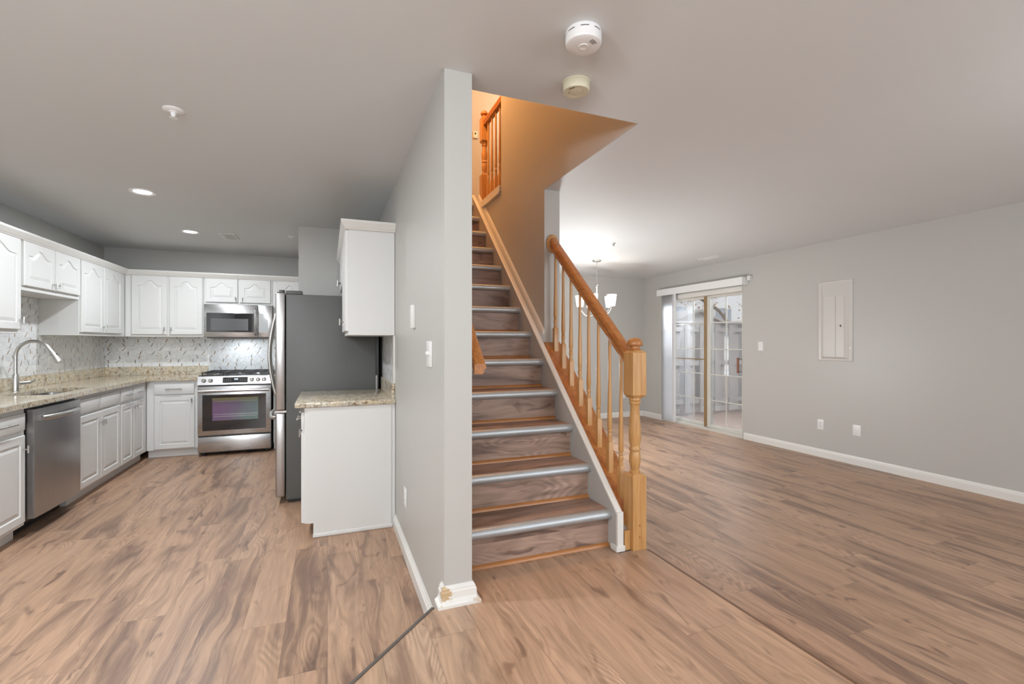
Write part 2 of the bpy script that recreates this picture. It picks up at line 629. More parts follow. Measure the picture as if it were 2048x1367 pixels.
bm = B()
prism(bm, [(0.395, 1.905), (-1.0, 0.51), (-1.0, YF), (1.572, YF), (1.572, 2.066), (1.4, 2.066), (1.4, 2.16), (0.571, 2.16), (0.571, 1.905)], 'Z', 0.0005, S)
struct('floor_foyer', bm, plank_mat('brown oak plank foyer floor', False, 0.178, 1.22, tan=(0.42, 0.275, 0.182, 1), dark=(0.15, 0.083, 0.056, 1), amount=0.95, rough=0.27))

EDGEL = plain('step edge with painted shadow gap', (0.10, 0.085, 0.075, 1), 0.4)  # edging strip; its dark colour paints in the shadow gap at the step
EDGER = plain('brown step edge with painted shadow gap', (0.16, 0.085, 0.05, 1), 0.4)  # brown edging, darkened in colour to stand for the shadow line
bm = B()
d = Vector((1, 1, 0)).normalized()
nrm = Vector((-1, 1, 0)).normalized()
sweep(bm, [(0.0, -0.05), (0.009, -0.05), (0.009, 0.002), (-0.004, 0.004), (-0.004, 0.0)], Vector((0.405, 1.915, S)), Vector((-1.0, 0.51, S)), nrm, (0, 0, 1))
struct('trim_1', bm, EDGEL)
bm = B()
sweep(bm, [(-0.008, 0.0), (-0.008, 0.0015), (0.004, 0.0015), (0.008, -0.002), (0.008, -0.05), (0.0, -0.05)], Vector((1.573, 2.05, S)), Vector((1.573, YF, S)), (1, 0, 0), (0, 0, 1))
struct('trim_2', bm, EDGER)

# walls
bm = B()
box(bm, XL - 0.12, XL, YF - 0.12, YB + 0.12, 0, H)
struct('wall_left', bm, WALL)
bm = B()
box(bm, XL, XR + 0.0, YB, YB + 0.12, 0, H)
struct('wall_back', bm, WALL)
DY0, DY1, DZ = 4.812, 6.40, 2.04
bm = B()
box(bm, XR, XR + 0.14, YF - 0.12, DY0, 0, H)
box(bm, XR, XR + 0.14, DY1, YB + 0.12, 0, H)
box(bm, XR, XR + 0.14, DY0, DY1, DZ, H)
struct('wall_right', bm, WALL)
bm = B()
box(bm, CX0, CX1, CY, YB, 0, 2.4405)
box(bm, CX0, CX1, CY, 5.95, 2.4405, 5.2)
struct('wall_center', bm, WALL)
bm = B()
box(bm, -0.262, CX0, 5.04, 5.14, 0, H)
box(bm, -0.262, -0.16, 5.14, YB, 0, H)
struct('wall_pantry', bm, WALL)
bm = B()
box(bm, SX0, SX1, WY, YB, 0, 2.4405)
box(bm, SX0 + 0.0, SX1, OY - 0.1, 4.105, 2.4405, 5.2)
box(bm, SX0, SX1, 4.105, 4.79, 2.4405, 2.70)
struct('wall_stair', bm, WALL)
# front wall behind the camera with its window openings
bm = B()
fy0, fy1 = YF - 0.12, YF
wins = [(-2.05, -0.15, 0.75, 2.25), (2.2, 4.6, 0.6, 2.3)]
xs = [XL]
for w in wins:
    xs += [w[0], w[1]]
xs.append(XR)
for i in range(0, len(xs), 2):
    box(bm, xs[i], xs[i + 1], fy0, fy1, 0, H)
for w in wins:
    box(bm, w[0], w[1], fy0, fy1, 0, w[2])
    box(bm, w[0], w[1], fy0, fy1, w[3], H)
struct('wall_front', bm, WALL)
for i, w in enumerate(wins):
    bm = B()
    x0, x1, z0, z1 = w
    for a in (x0, (x0 + x1) / 2 - 0.025, x1 - 0.05):
        box(bm, a, a + 0.05, fy0 + 0.03, fy1 - 0.02, z0, z1)
    for a in (z0, (z0 + z1) / 2 - 0.02, z1 - 0.05):
        box(bm, x0 + 0.05, x1 - 0.05, fy0 + 0.035, fy1 - 0.025, a, a + 0.05)
    struct('window_%d' % (i + 1), bm, TRIM)

# ceiling with the stairwell opening
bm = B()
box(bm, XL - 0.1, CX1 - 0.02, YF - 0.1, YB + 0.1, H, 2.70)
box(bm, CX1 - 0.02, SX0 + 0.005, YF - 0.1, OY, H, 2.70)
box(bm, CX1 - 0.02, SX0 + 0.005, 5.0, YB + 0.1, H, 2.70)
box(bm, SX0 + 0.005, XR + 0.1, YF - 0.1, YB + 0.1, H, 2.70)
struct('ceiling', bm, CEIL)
# upper floor, its walls and ceiling
bm = B()
box(bm, CX1, SX1, 4.716, 5.95, 2.705, UP)
box(bm, SX1, 3.2, 4.105, 5.95, 2.705, UP)
struct('floor_upper', bm, FLOOR)
bm = B()
box(bm, CX0, SX1, OY - 0.1, OY, 2.70, 5.2)
box(bm, CX0, 3.2, 5.95, 6.05, 2.70, 5.2)
box(bm, 3.2, 3.3, 4.0, 6.05, 2.70, 5.2)
box(bm, SX1, 3.2, 4.0, 4.10, 2.70, 5.2)
struct('wall_upper', bm, WALL)
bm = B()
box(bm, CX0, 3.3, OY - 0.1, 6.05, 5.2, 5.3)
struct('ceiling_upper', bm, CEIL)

# baseboards
BASE = [(0, 0), (0.014, 0), (0.014, 0.062), (0.010, 0.068), (0.010, 0.074), (0.005, 0.082), (0.003, 0.09), (0, 0.09)]
bm = B()
sweep_path(bm, BASE, [(XR, DY0 - 0.03), (XR, YF)][::-1][::-1])
struct('baseboard_right', bm, TRIM)
bm = B()
sweep_path(bm, BASE, [(SX1, YB), (XR, YB), (XR, DY1 + 0.02)])
struct('baseboard_back', bm, TRIM)
bm = B()
sweep_path(bm, BASE, [(SX1, 2.37), (SX1, YB - 0.014)])
struct('baseboard_stair', bm, TRIM)
bm = B()
sweep_path(bm, [(o * 1.3, u) for o, u in BASE], [(CX0, 1.86), (CX0, 3.405)][::-1])
struct('baseboard_center', bm, TRIM)
bm = B()
PB = [(0, 0), (0.032, 0), (0.032, 0.012), (0.020, 0.02), (0.016, 0.03), (0.016, 0.056), (0.012, 0.062), (0.012, 0.068), (0.004, 0.079), (0, 0.08)]
sweep_path(bm, PB, [(CX0, 1.96), (CX0, CY), (CX1, CY), (CX1, 1.975)], S)
struct('baseboard_post', bm, WORN)

# knee wall carrying the balustrade
SL = RISE / RUN
bm = B()
yk = 2.09
zt = lambda y, o: nose(y) + o
prism(bm, [(yk, 0.0), (WY, 0.0), (WY, zt(WY, -0.065)), (yk, zt(yk, -0.065))], 'X', 1.445, 1.555)
prism(bm, [(2.36, 0.0), (WY, 0.0), (WY, zt(WY, -0.065)), (2.36, zt(2.36, -0.065))], 'X', 1.555, SX1)
struct('wall_knee', bm, WALL)
# skirt wall that the step ends butt against
ye = 4.72
bm = B()
prism(bm, [(yk, S), (3.0, S), (ye, 2.1), (ye, zt(ye, 0.055)), (yk, zt(yk, 0.055))], 'X', SKX, 1.436)
prism(bm, [(WY - 0.002, 1.2), (ye, 2.5), (ye, zt(ye, 0.02)), (WY - 0.002, zt(WY, 0.02))], 'X', 1.436, SX0)
struct('wall_skirt', bm, WALL)
up = Vector((0, 0, 1))
bm = B()
# rounded white cap along the skirt
capp = [(-0.004, 0.0), (-0.004, 0.012), (0.004, 0.019), (0.024, 0.019), (0.0335, 0.010), (0.0335, -0.03), (0.031, -0.03), (0.031, 0.0)]
sweep(bm, capp, (SKX, yk - 0.004, zt(yk - 0.004, 0.054)), (SKX, ye, zt(ye, 0.054)), (1, 0, 0), up)
box(bm, SKX - 0.002, 1.4385, yk - 0.014, yk, S, zt(yk, 0.062))
box(bm, SKX - 0.012, 1.4465, yk - 0.022, 2.13, S, S + 0.03, 0.003, 1)
# moulding on the wall above the skirt
mold = [(0.0, 0.0), (-0.012, 0.0), (-0.016, 0.010), (-0.011, 0.018), (-0.012, 0.028), (-0.004, 0.040), (0.0, 0.040)]
sweep(bm, mold, (SX0, WY, zt(WY, 0.018)), (SX0, ye + 0.05, zt(ye + 0.05, 0.018)), (1, 0, 0), up)
struct('trim_3', bm, TRIM)
# fascia under the upstairs guard
bm = B()
box(bm, SX0 - 0.018, SX0 - 0.001, 4.11, ye + 0.03, 2.695, 2.765)
box(bm, SX0 - 0.024, SX0 - 0.001, 4.11, ye + 0.03, 2.690, 2.705)
struct('trim_4', bm, TRIM)

# ------------------------------------------------------------------ staircase
st = thing('staircase', 'brown plank staircase with silver step nosings climbing behind the pale post', 'staircase', (1.0, N0, S))
def rel(bm_, name, mat_, parent=st, off=Vector((1.0, N0, S)), smooth=True):
    bmesh.ops.translate(bm_, verts=bm_.verts, vec=-off)
    return obj(name, bm_, mat_, parent, smooth)
SXA = CX1 + 0.001
SXB = SKX - 0.001
for k in range(1, 14):
    yn = N0 + (k - 1) * RUN
    zt1 = S + RISE * k
    zt0 = S + RISE * (k - 1)
    bm = B()
    box(bm, SXA, SXB, yn + 0.020, yn + 0.034, zt0, zt1 - 0.03)
    rel(bm, 'riser', STEP, smooth=False)
    if k < 13:
        bm = B()
        box(bm, SXA, SXB, yn + 0.012, yn + RUN + 0.021, zt1 - 0.03, zt1)
        rel(bm, 'tread', STEP, smooth=False)
    # bullnose nosing
    prof = [(0.024, 0.0), (0.006, 0.0015)]
    for j in range(9):
        a = PI / 2 + PI * j / 8
        prof.append((0.006 + 0.024 * math.cos(a), -0.0225 + 0.024 * math.sin(a)))
    prof += [(0.019, -0.0465), (0.019, -0.03), (0.024, -0.03)]
    bm = B()
    sweep(bm, prof, (SXA, yn, zt1 + 0.001), (SXB + 0.0008, yn, zt1 + 0.001), (0, 1, 0), (0, 0, 1))
    tag(rel(bm, 'nosing', NOSE), 'rounded silver metal nosing')
    bm = B()
    q = [(0.0, 0.0), (0.0, 0.018)] + [(-0.016 * math.sin(a), 0.018 * math.cos(a)) for a in (0.4, 0.8, 1.2)] + [(-0.016, 0.0)]
    sweep(bm, q, (SXA, yn + 0.0205, zt0 + 0.0005), (SXB, yn + 0.0205, zt0 + 0.0005), (0, 1, 0), (0, 0, 1))
    tag(rel(bm, 'shoe_molding', OAKX), 'thin orange wood strip at the foot of the riser')

# ------------------------------------------------------------------ balusters, newels, rails


def square_turned(bm, cx, cy, z0, zsq, z1, w, rmax, rmin):
    """square foot up to zsq with chamfered shoulders, ring, then a taper to the top"""
    h = w / 2
    ring = lambda s, z: [bm.verts.new((cx + a * s, cy + b * s, z)) for a, b in ((-1, -1), (1, -1), (1, 1), (-1, 1))]
    r0 = ring(h, z0)
    r1 = ring(h, zsq - 0.012)
    r2 = ring(h * 0.62, zsq)
    bm.faces.new(r0)
    for a, b in ((r0, r1), (r1, r2)):
        for i in range(4):
            bm.faces.new((a[i], a[(i + 1) % 4], b[(i + 1) % 4], b[i]))
    bm.faces.new(r2)
    L = z1 - zsq
    lathe(bm, [(rmax * 0.72, zsq - 0.004), (rmax * 0.95, zsq + 0.008), (rmax * 0.7, zsq + 0.018), (rmax * 0.85, zsq + 0.03), (rmax, zsq + 0.045),
               (rmax * 0.7, zsq + 0.055), (rmax * 0.92, zsq + 0.062), (rmax * 0.7, zsq + 0.07), (rmax, zsq + 0.085),
               (rmax * 0.95, zsq + 0.2 * L), (rmin * 1.15, zsq + 0.6 * L), (rmin, z1)], 12, (cx, cy, 0))


def newel(bm, cx, cy, z0, zl, zu0, zu1, w):
    h = w / 2
    def rg(s, z):
        return [bm.verts.new((cx + a * s, cy + b * s, z)) for a, b in ((-1, -1), (1, -1), (1, 1), (-1, 1))]
    def sq(levels):
        rs = [rg(s, z) for s, z in levels]
        bm.faces.new(rs[0])
        bm.faces.new(rs[-1])
        for a, b in zip(rs, rs[1:]):
            for i in range(4):
                bm.faces.new((a[i], a[(i + 1) % 4], b[(i + 1) % 4], b[i]))
    sq([(h, z0), (h, zl - 0.014), (h * 0.72, zl)])
    sq([(h * 0.68, zu0), (h, zu0 + 0.016), (h, zu1 - 0.012), (h * 0.72, zu1)])
    L = zu0 - zl
    R = h * 0.74
    lathe(bm, [(R * 0.86, zl - 0.003), (R * 0.9, zl + 0.012), (R * 0.7, zl + 0.018), (R * 0.8, zl + 0.03), (R * 1.0, zl + 0.07), (R * 0.93, zl + 0.10),
               (R * 0.80, zl + 0.115), (R * 0.98, zl + 0.122), (R * 1.0, zl + 0.13), (R * 0.85, zl + 0.138), (R * 0.8, zl + 0.145), (R * 1.02, zl + 0.17),
               (R * 1.04, zl + 0.22), (R * 0.86, zl + 0.75 * L), (R * 0.76, zu0 - 0.045), (R * 0.82, zu0 - 0.036), (R * 0.98, zu0 - 0.030), (R * 0.98, zu0 - 0.022),
               (R * 0.82, zu0 - 0.018), (R * 1.0, zu0 - 0.012), (R * 1.0, zu0 - 0.004), (R * 0.85, zu0 + 0.004)], 24, (cx, cy, 0))


def newel_cap(bm, cx, cy, z, r):
    lathe(bm, [(r * 0.72, z - 0.004), (r * 0.78, z + 0.008), (r * 0.62, z + 0.016), (r * 0.62, z + 0.026), (r * 0.95, z + 0.03), (r * 1.0, z + 0.036),
               (r * 0.98, z + 0.045), (r * 0.9, z + 0.056), (r * 0.6, z + 0.068), (r * 0.2, z + 0.073)], 24, (cx, cy, 0))


RAILP = [(-0.022, -0.034), (0.022, -0.034), (0.027, -0.022), (0.024, -0.010), (0.031, 0.004), (0.031, 0.016), (0.022, 0.030), (0.0, 0.036), (-0.022, 0.030),
         (-0.031, 0.016), (-0.031, 0.004), (-0.024, -0.010), (-0.027, -0.022)]

NX, NY = 1.526, 2.098
rl = thing('stair_railing', 'honey oak stair balustrade with turned newel at the foot of the stairs', 'railing', (NX, NY, S))
RO = Vector((NX, NY, S))
bm = B()
newel(bm, NX, NY, S, 0.612, 1.012, 1.262, 0.084)
rel(bm, 'newel_post', OAKZ, rl, RO)
bm = B()
newel_cap(bm, NX, NY, 1.258, 0.041)
rel(bm, 'newel_cap', OAKX, rl, RO)
for zz in (0.345, 0.285):
    bm = B()
    lathe(bm, [(0.006, -0.002), (0.006, 0.0015), (0.003, 0.004)], 12, (NX, NY - 0.042, zz), 'Y')
    bmesh.ops.scale(bm, vec=(1, 1, 1), verts=bm.verts)
    rel(bm, 'screw_plug', OAKX, rl, RO)
# handrail from newel up to the wall end
ra = Vector((NX + 0.002, NY + 0.042, 1.212))
rb = Vector((1.563, WY - 0.022, 2.040))
bm = B()
sweep(bm, RAILP, ra, rb, (1, 0, 0), (0, 0, 1.32))
rel(bm, 'handrail', OAKY, rl, RO)
bm = B()
lathe(bm, [(0.052, 0.0), (0.058, -0.006), (0.058, -0.014), (0.046, -0.024)], 28, (1.563, WY, 2.040), 'Y')
bmesh.ops.scale(bm, vec=(0.86, 1, 1.18), verts=bm.verts, space=Matrix.Translation((-1.563, -WY, -2.040)))
rel(bm, 'rosette', OAKZ, rl, RO)
# sloped shoe board the balusters stand on
bm = B()
sweep(bm, [(0.0, -0.028), (0.0, 0.0), (0.188, 0.0), (0.194, -0.006), (0.194, -0.028)], (1.4385, 2.142, zt(2.142, -0.036)), (1.4385, WY - 0.002, zt(WY - 0.002, -0.036)), (1, 0, 0), up)
rel(bm, 'shoe_board', OAKY, rl, RO)
bm = B()
box(bm, 1.4475, 1.484, 2.075, 2.088, S, zt(2.09, -0.04), 0.002, 1)
box(bm, 1.466, 1.60, 2.128, 2.146, S, zt(2.14, -0.042))
rel(bm, 'end_board', OAKZ, rl, RO)
c_, s_ = math.cos(0.3737), math.sin(0.3737)
for px in (1111.0, 1126.5, 1142.0, 1160.0, 1177.5, 1197.0, 1219.5, 1242.0):
    u = (px - 1024) / 941.9
    dx, dy = s_ + u * c_, c_ - u * s_
    # crossing of the sight line with the line of balusters in plan
    k = (rb.x - ra.x) / (rb.y - ra.y)
    t = (ra.x - k * ra.y) / (dx - k * dy)
    y = t * dy
    x = t * dx
    z0 = zt(y, -0.036) - 0.012
    zr = ra.z + (y - ra.y) * (rb.z - ra.z) / (rb.y - ra.y) - 0.036
    bm = B()
    square_turned(bm, x, y, z0, z0 + 0.175, zr, 0.031, 0.0148, 0.0085)
    # cut the foot to the slope
    for v in bm.verts:
        if abs(v.co.z - z0) < 1e-6:
            v.co.z = zt(v.co.y, -0.036)
    rel(bm, 'baluster', OAKZ, rl, RO)

# handrail on the wall side of the stairs
hr = thing('wall_handrail', 'oak wall handrail whose lower end peeks out behind the pale post', 'handrail', (0.64, 1.99, 1.2))
HO = Vector((0.64, 1.99, 1.2))
bm = B()
WR = [(-0.026, -0.042), (0.012, -0.042), (0.020, -0.032), (0.018, -0.024), (0.029, -0.016), (0.029, -0.006), (0.016, 0.004), (-0.018, 0.004), (-0.026, -0.006)]
sweep(bm, WR, (0.629, 1.992, 1.206), (0.629, 4.3, 1.206 + 2.308 * SL), (1, 0, 0), up)
rel(bm, 'handrail', OAKY, hr, HO)
for yy in (2.35, 3.2, 4.1):
    zz = 1.206 + (yy - 1.992) * SL
    bm = B()
    tube(bm, [(CX1, yy, zz - 0.10), (0.612, yy, zz - 0.09), (0.630, yy, zz - 0.04)], 0.007, 8)
    lathe(bm, [(0.03, 0.0), (0.028, 0.006)], 14, (CX1, yy, zz - 0.10), 'X')
    rel(bm, 'bracket', NICKEL, hr, HO)

# upstairs guard
ug = thing('guard_railing', 'orange lit oak guard rail with turned newel at the top of the stairs', 'railing', (1.54, 4.45, UP))
UO = Vector((1.54, 4.45, UP))
bm = B()
newel(bm, 1.545, 4.735, UP, UP + 0.33, UP + 0.66, UP + 0.93, 0.084)
rel(bm, 'newel_post', OAKZ, ug, UO)
bm = B()
newel_cap(bm, 1.545, 4.735, UP + 0.927, 0.041)
rel(bm, 'newel_cap', OAKX, ug, UO)
bm = B()
sweep(bm, RAILP, (1.545, 4.112, UP + 0.86), (1.545, 4.70, UP + 0.86), (1, 0, 0), up)
rel(bm, 'handrail', OAKY, ug, UO)
bm = B()
box(bm, SX0 + 0.002, SX1 - 0.004, 4.112, 4.78, 2.748, 2.768)
rel(bm, 'shoe_board', OAKY, ug, UO)
for i in range(5):
    y = 4.14 + 0.117 * i
    bm = B()
    square_turned(bm, 1.545, y, UP + 0.018, UP + 0.20, UP + 0.828, 0.031, 0.0148, 0.0085)
    rel(bm, 'baluster', OAKZ, ug, UO)
sw = thing('hall_thermostat', 'small pale thermostat on the orange lit hall wall upstairs', 'thermostat', (1.81, 5.95, 4.03))
bm = B()
box(bm, -0.03, 0.03, -0.022, 0.0, -0.045, 0.045, 0.006)
obj('housing', bm, PLATE, sw)
bm = B()
lathe(bm, [(0.012, 0.0), (0.012, -0.006)], 14, (0.0, -0.022, 0.015), 'Y')
obj('dial', bm, DARK, sw)

# ------------------------------------------------------------------ cabinets


def rect_loop(x0, x1, z0, z1, y, n=10, arch=0.0):
    pts = []
    for i in range(n):
        pts.append((x0 + (x1 - x0) * i / n, y, z0))
    zr = z1 - arch
    for i in range(n):
        pts.append((x1, y, z0 + (zr - z0) * i / n))
    m = 2 * n
    for i in range(m):
        t = 1 - 2 * i / m
        e = 0.0
        if arch:
            a = abs(t)
            e = arch * (0.5 + 0.5 * math.cos(PI * min(a / 0.74, 1.0)))
        pts.append((x0 + (x1 - x0) * (t + 1) / 2, y, zr + e))
    for i in range(n):
        pts.append((x0, y, zr - (zr - z0) * i / n))
    return pts


def panel_door(bm, x0, x1, z0, z1, arch=0.0, stile=0.052, th=0.02):
    """raised panel door, front towards -y, back at y=0"""
    b = 0.005
    s = min(stile, (x1 - x0) * 0.24)
    loops = [rect_loop(x0, x1, z0, z1, 0.0), rect_loop(x0, x1, z0, z1, -th + b), rect_loop(x0 + b, x1 - b, z0 + b, z1 - b, -th),
             rect_loop(x0 + s, x1 - s, z0 + s, z1 - s, -th, arch=arch),
             rect_loop(x0 + s + 0.004, x1 - s - 0.004, z0 + s + 0.004, z1 - s - 0.004, -th + 0.007, arch=arch),
             rect_loop(x0 + s + 0.010, x1 - s - 0.010, z0 + s + 0.010, z1 - s - 0.010, -th + 0.007, arch=arch),
             rect_loop(x0 + s + 0.034, x1 - s - 0.034, z0 + s + 0.034, z1 - s - 0.034, -th + 0.001, arch=arch * 0.93)]
    rs = [[bm.verts.new(p) for p in lp] for lp in loops]
    n = len(rs[0])
    bm.faces.new(rs[0])
    for a, c in zip(rs, rs[1:]):
        for i in range(n):
            bm.faces.new((a[i], a[(i + 1) % n], c[(i + 1) % n], c[i]))
    bm.faces.new(rs[-1])


def t_knob(parent, x, z, y=-0.02, vertical=True):
    bm = B()
    tube(bm, [(x, y, z), (x, y - 0.026, z)], 0.0045, 8)
    if vertical:
        tube(bm, [(x, y - 0.028, z - 0.024), (x, y - 0.028, z + 0.024)], 0.0058, 10)
    else:
        tube(bm, [(x - 0.024, y - 0.028, z), (x + 0.024, y - 0.028, z)], 0.0058, 10)
    return obj('knob', bm, NICKEL, parent)


def bar_pull(parent, x, z, L=0.16, y=-0.02):
    bm = B()
    for sx in (-1, 1):
        tube(bm, [(x + sx * L * 0.32, y, z), (x + sx * L * 0.32, y - 0.03, z)], 0.0045, 8)
    tube(bm, [(x - L / 2, y - 0.03, z), (x + L / 2, y - 0.03, z)], 0.0058, 10)
    return obj('pull', bm, NICKEL, parent)


def cabinet(name, label, loc, rotz, W, D, z0, z1, doors=(), drawers=(), toe=0.0, group=None, toe_run=None):
    """local frame: x along the width, front at y=0, body towards +y"""
    root = thing(name, label, 'cabinet', loc, rotz, group)
    bm = B()
    box(bm, 0.0005, W - 0.0005, 0.0, D, z0 if not toe else toe, z1, 0.0015, 1)
    if toe:
        box(bm, 0.001, W - 0.001, 0.055, D, 0.001, toe + 0.005)
    obj('body', bm, CAB, root)
    for dd in doors:
        x0, x1, a, b = dd[:4]
        o = dd[4] if len(dd) > 4 else {}
        bm = B()
        panel_door(bm, x0, x1, a, b, o.get('arch', 0.0), o.get('stile', 0.052))
        dr = obj('door', bm, CAB, root, False, loc=(0, -0.0005, 0))
        if 'knob' in o:
            t_knob(dr, *o['knob'])
    for dd in drawers:
        x0, x1, a, b = dd[:4]
        o = dd[4] if len(dd) > 4 else {}
        bm = B()
        box(bm, x0, x1, -0.02, 0.0, a, b, 0.005, 2)
        dr = obj('drawer', bm, CAB, root, loc=(0, -0.0005, 0))
        if 'pull' in o:
            bar_pull(dr, (x0 + x1) / 2, (a + b) / 2 + o.get('dz', 0), o['pull'])
    return root


LROT = PI / 2
FXL = -1.886      # face plane of the base units on the side wall
DEP = 0.58
CT0, CT1 = 0.872, 0.907
# base units on the sink wall: local x = world Y - start
def lx(y, y0):
    return y - y0
y0 = 3.50
cabinet('base_cabinet', 'white base cabinet with drawer standing before the dishwasher, cut by the picture edge', (FXL, y0, 0), LROT, 4.118 - y0, DEP, 0, CT0 - 0.001,
        doors=[(0.10, 4.09 - y0, 0.115, 0.692, {'knob': (4.09 - y0 - 0.03, 0.60)})],
        drawers=[(0.10, 4.09 - y0, 0.725, 0.838, {'pull': 0.20})], toe=0.088)
y0 = 4.796
cabinet('base_cabinet', 'white sink base cabinet with two blank drawer fronts under the sink', (FXL, y0, 0), LROT, 5.642 - y0, DEP, 0, 0.70,
        doors=[(0.012, 5.205 - y0, 0.105, 0.700, {'knob': (5.205 - y0 - 0.022, 0.60)}), (5.215 - y0, 5.625 - y0, 0.105, 0.700, {'knob': (5.215 - y0 + 0.022, 0.60)})],
        drawers=[(0.012, 5.205 - y0, 0.722, 0.838), (5.215 - y0, 5.625 - y0, 0.722, 0.838)], toe=0.088)
sb = bpy.data.objects['base_cabinet.001']
bm = B()
box(bm, 0.0005, 5.642 - y0 - 0.0005, 0.0, 0.018, 0.70, CT0 - 0.001)
obj('face_frame', bm, CAB, sb)
y0 = 5.644
cabinet('base_cabinet', 'white base cabinet with two small drawers filling the inside corner', (FXL, y0, 0), LROT, 6.398 - y0, DEP, 0, CT0 - 0.001,
        doors=[(0.02, 5.955 - y0, 0.105, 0.690, {'knob': (5.955 - y0 - 0.022, 0.64), 'stile': 0.045}), (5.975 - y0, 6.275 - y0, 0.105, 0.690, {'knob': (5.975 - y0 + 0.022, 0.64), 'stile': 0.045})],
        drawers=[(0.02, 5.955 - y0, 0.722, 0.838, {'pull': 0.14}), (5.975 - y0, 6.275 - y0, 0.722, 0.838, {'pull': 0.14})], toe=0.088)
# base units on the end wall
FYB = 6.400
x0 = -1.884
cabinet('base_cabinet', 'white base cabinet with one door and drawer, range at its side', (x0, FYB, 0), 0, -1.393 - x0, DEP - 0.02, 0, CT0 - 0.001,
        doors=[(0.075, 0.462, 0.10, 0.697, {'knob': (0.437, 0.645)})], drawers=[(0.075, 0.458, 0.718, 0.838, {'pull': 0.16})], toe=0.088)
x0 = -0.612
cabinet('base_cabinet', 'narrow white base cabinet in the gap between range and fridge', (x0, FYB, 0), 0, 0.345, DEP - 0.02, 0, CT0 - 0.001,
        doors=[(0.02, 0.325, 0.10, 0.697)], drawers=[(0.02, 0.325, 0.718, 0.838)], toe=0.088)
# peninsula unit against the centre wall, front towards -X
FXE = -0.142
ye0, ye1 = 3.42, 4.17
ec = cabinet('base_cabinet', 'white end panel base cabinet with granite top against the grey wall', (FXE, ye1, 0), -LROT, ye1 - ye0, CX0 - FXE - 0.002, 0, CT0 - 0.001,
        doors=[(0.03, 0.365, 0.10, 0.700, {'knob': (0.345, 0.64)}), (0.385, 0.735, 0.10, 0.700, {'knob': (0.405, 0.64)})],
        drawers=[(0.03, 0.365, 0.722, 0.838, {'pull': 0.15}), (0.385, 0.735, 0.722, 0.838, {'pull': 0.15})], toe=0.098)
bm = B()
W_ = ye1 - ye0
yb_ = CX0 - FXE - 0.03
prism(bm, [(0.022, CT0 - 0.004), (0.022, 0.098), (0.055, 0.098), (0.055, 0.002), (yb_, 0.002), (yb_, CT0 - 0.004)], 'X', W_ - 0.002, W_ + 0.006)
box(bm, W_ + 0.0005, W_ + 0.012, 0.052, CX0 - FXE - 0.02, 0.001, 0.026, 0.004, 2)
obj('end_panel', bm, CAB, ec)

# wall cabinets on the sink wall
UZ0, UZ1 = 1.372, 2.10
FXU = -2.17
UD = 0.298
y0 = 4.05
cabinet('wall_cabinet', 'tall white wall cabinet with one door, cut by the picture edge', (FXU, y0, 0), LROT, 4.690 - y0, UD, UZ0, UZ1,
        doors=[(0.06, 4.660 - y0, 1.402, 2.085, {'arch': 0.065, 'knob': (4.660 - y0 - 0.025, 1.475)})])
y0 = 4.692
cabinet('wall_cabinet', 'short white wall cabinet hung over the sink with open space below', (FXU, y0, 0), LROT, 5.592 - y0, UD, 1.705, UZ1,
        doors=[(0.012, 5.135 - y0, 1.740, 2.085, {'arch': 0.055, 'knob': (5.135 - y0 - 0.025, 1.79)}), (5.150 - y0, 5.578 - y0, 1.740, 2.085, {'arch': 0.055, 'knob': (5.150 - y0 + 0.025, 1.79)})])
y0 = 5.594
cabinet('wall_cabinet', 'tall white wall cabinet in the inside corner past the sink', (FXU, y0, 0), LROT, 6.672 - y0, UD, UZ0, UZ1,
        doors=[(0.012, 6.070 - y0, 1.402, 2.085, {'arch': 0.065, 'knob': (6.070 - y0 - 0.025, 1.465)}), (6.085 - y0, 6.535 - y0, 1.402, 2.085, {'arch': 0.065, 'knob': (6.085 - y0 + 0.025, 1.465)})])
# wall cabinets on the end wall
FYU = 6.673
x0 = -2.168
cabinet('wall_cabinet', 'white two door wall cabinet on the end wall, microwave at its side', (x0, FYU, 0), 0, -1.394 - x0, UD, UZ0, UZ1,
        doors=[(0.065, 0.410, 1.398, 2.085, {'arch': 0.065, 'knob': (0.385, 1.46)}), (0.428, 0.765, 1.398, 2.085, {'arch': 0.065, 'knob': (0.453, 1.46)})])
x0 = -1.392
cabinet('wall_cabinet', 'short white two door wall cabinet on top of the microwave', (x0, FYU, 0), 0, 0.745, UD, 1.770, UZ1,
        doors=[(0.02, 0.362, 1.795, 2.085, {'arch': 0.055, 'knob': (0.337, 1.845)}), (0.382, 0.725, 1.795, 2.085, {'arch': 0.055, 'knob': (0.407, 1.845)})])
x0 = -0.645
cabinet('wall_cabinet', 'white wall cabinet half hidden by the fridge top', (x0, FYU, 0), 0, 0.38, UD, UZ0, UZ1,
        doors=[(0.045, 0.355, 1.398, 2.085, {'arch': 0.065})])
# wall cabinets on the centre wall
FXW = 0.136
cabinet('wall_cabinet', 'white end panel wall cabinet hung on the grey wall by the stairs', (FXW, 4.20, 0), -LROT, 4.20 - 3.444, CX0 - FXW - 0.002, 1.356, UZ1,
        doors=[(0.025, 0.365, 1.385, 2.085, {'arch': 0.065, 'knob': (0.345, 1.46)}), (0.385, 0.735, 1.385, 2.085, {'arch': 0.065, 'knob': (0.405, 1.46)})])
cabinet('wall_cabinet', 'short white wall cabinet over the grey fridge', (FXW, 5.03, 0), -LROT, 0.828, CX0 - FXW - 0.002, 1.78, UZ1,
        doors=[(0.02, 0.405, 1.80, 2.085, {'arch': 0.05, 'knob': (0.38, 1.85)}), (0.42, 0.805, 1.80, 2.085, {'arch': 0.05, 'knob': (0.445, 1.85)})])
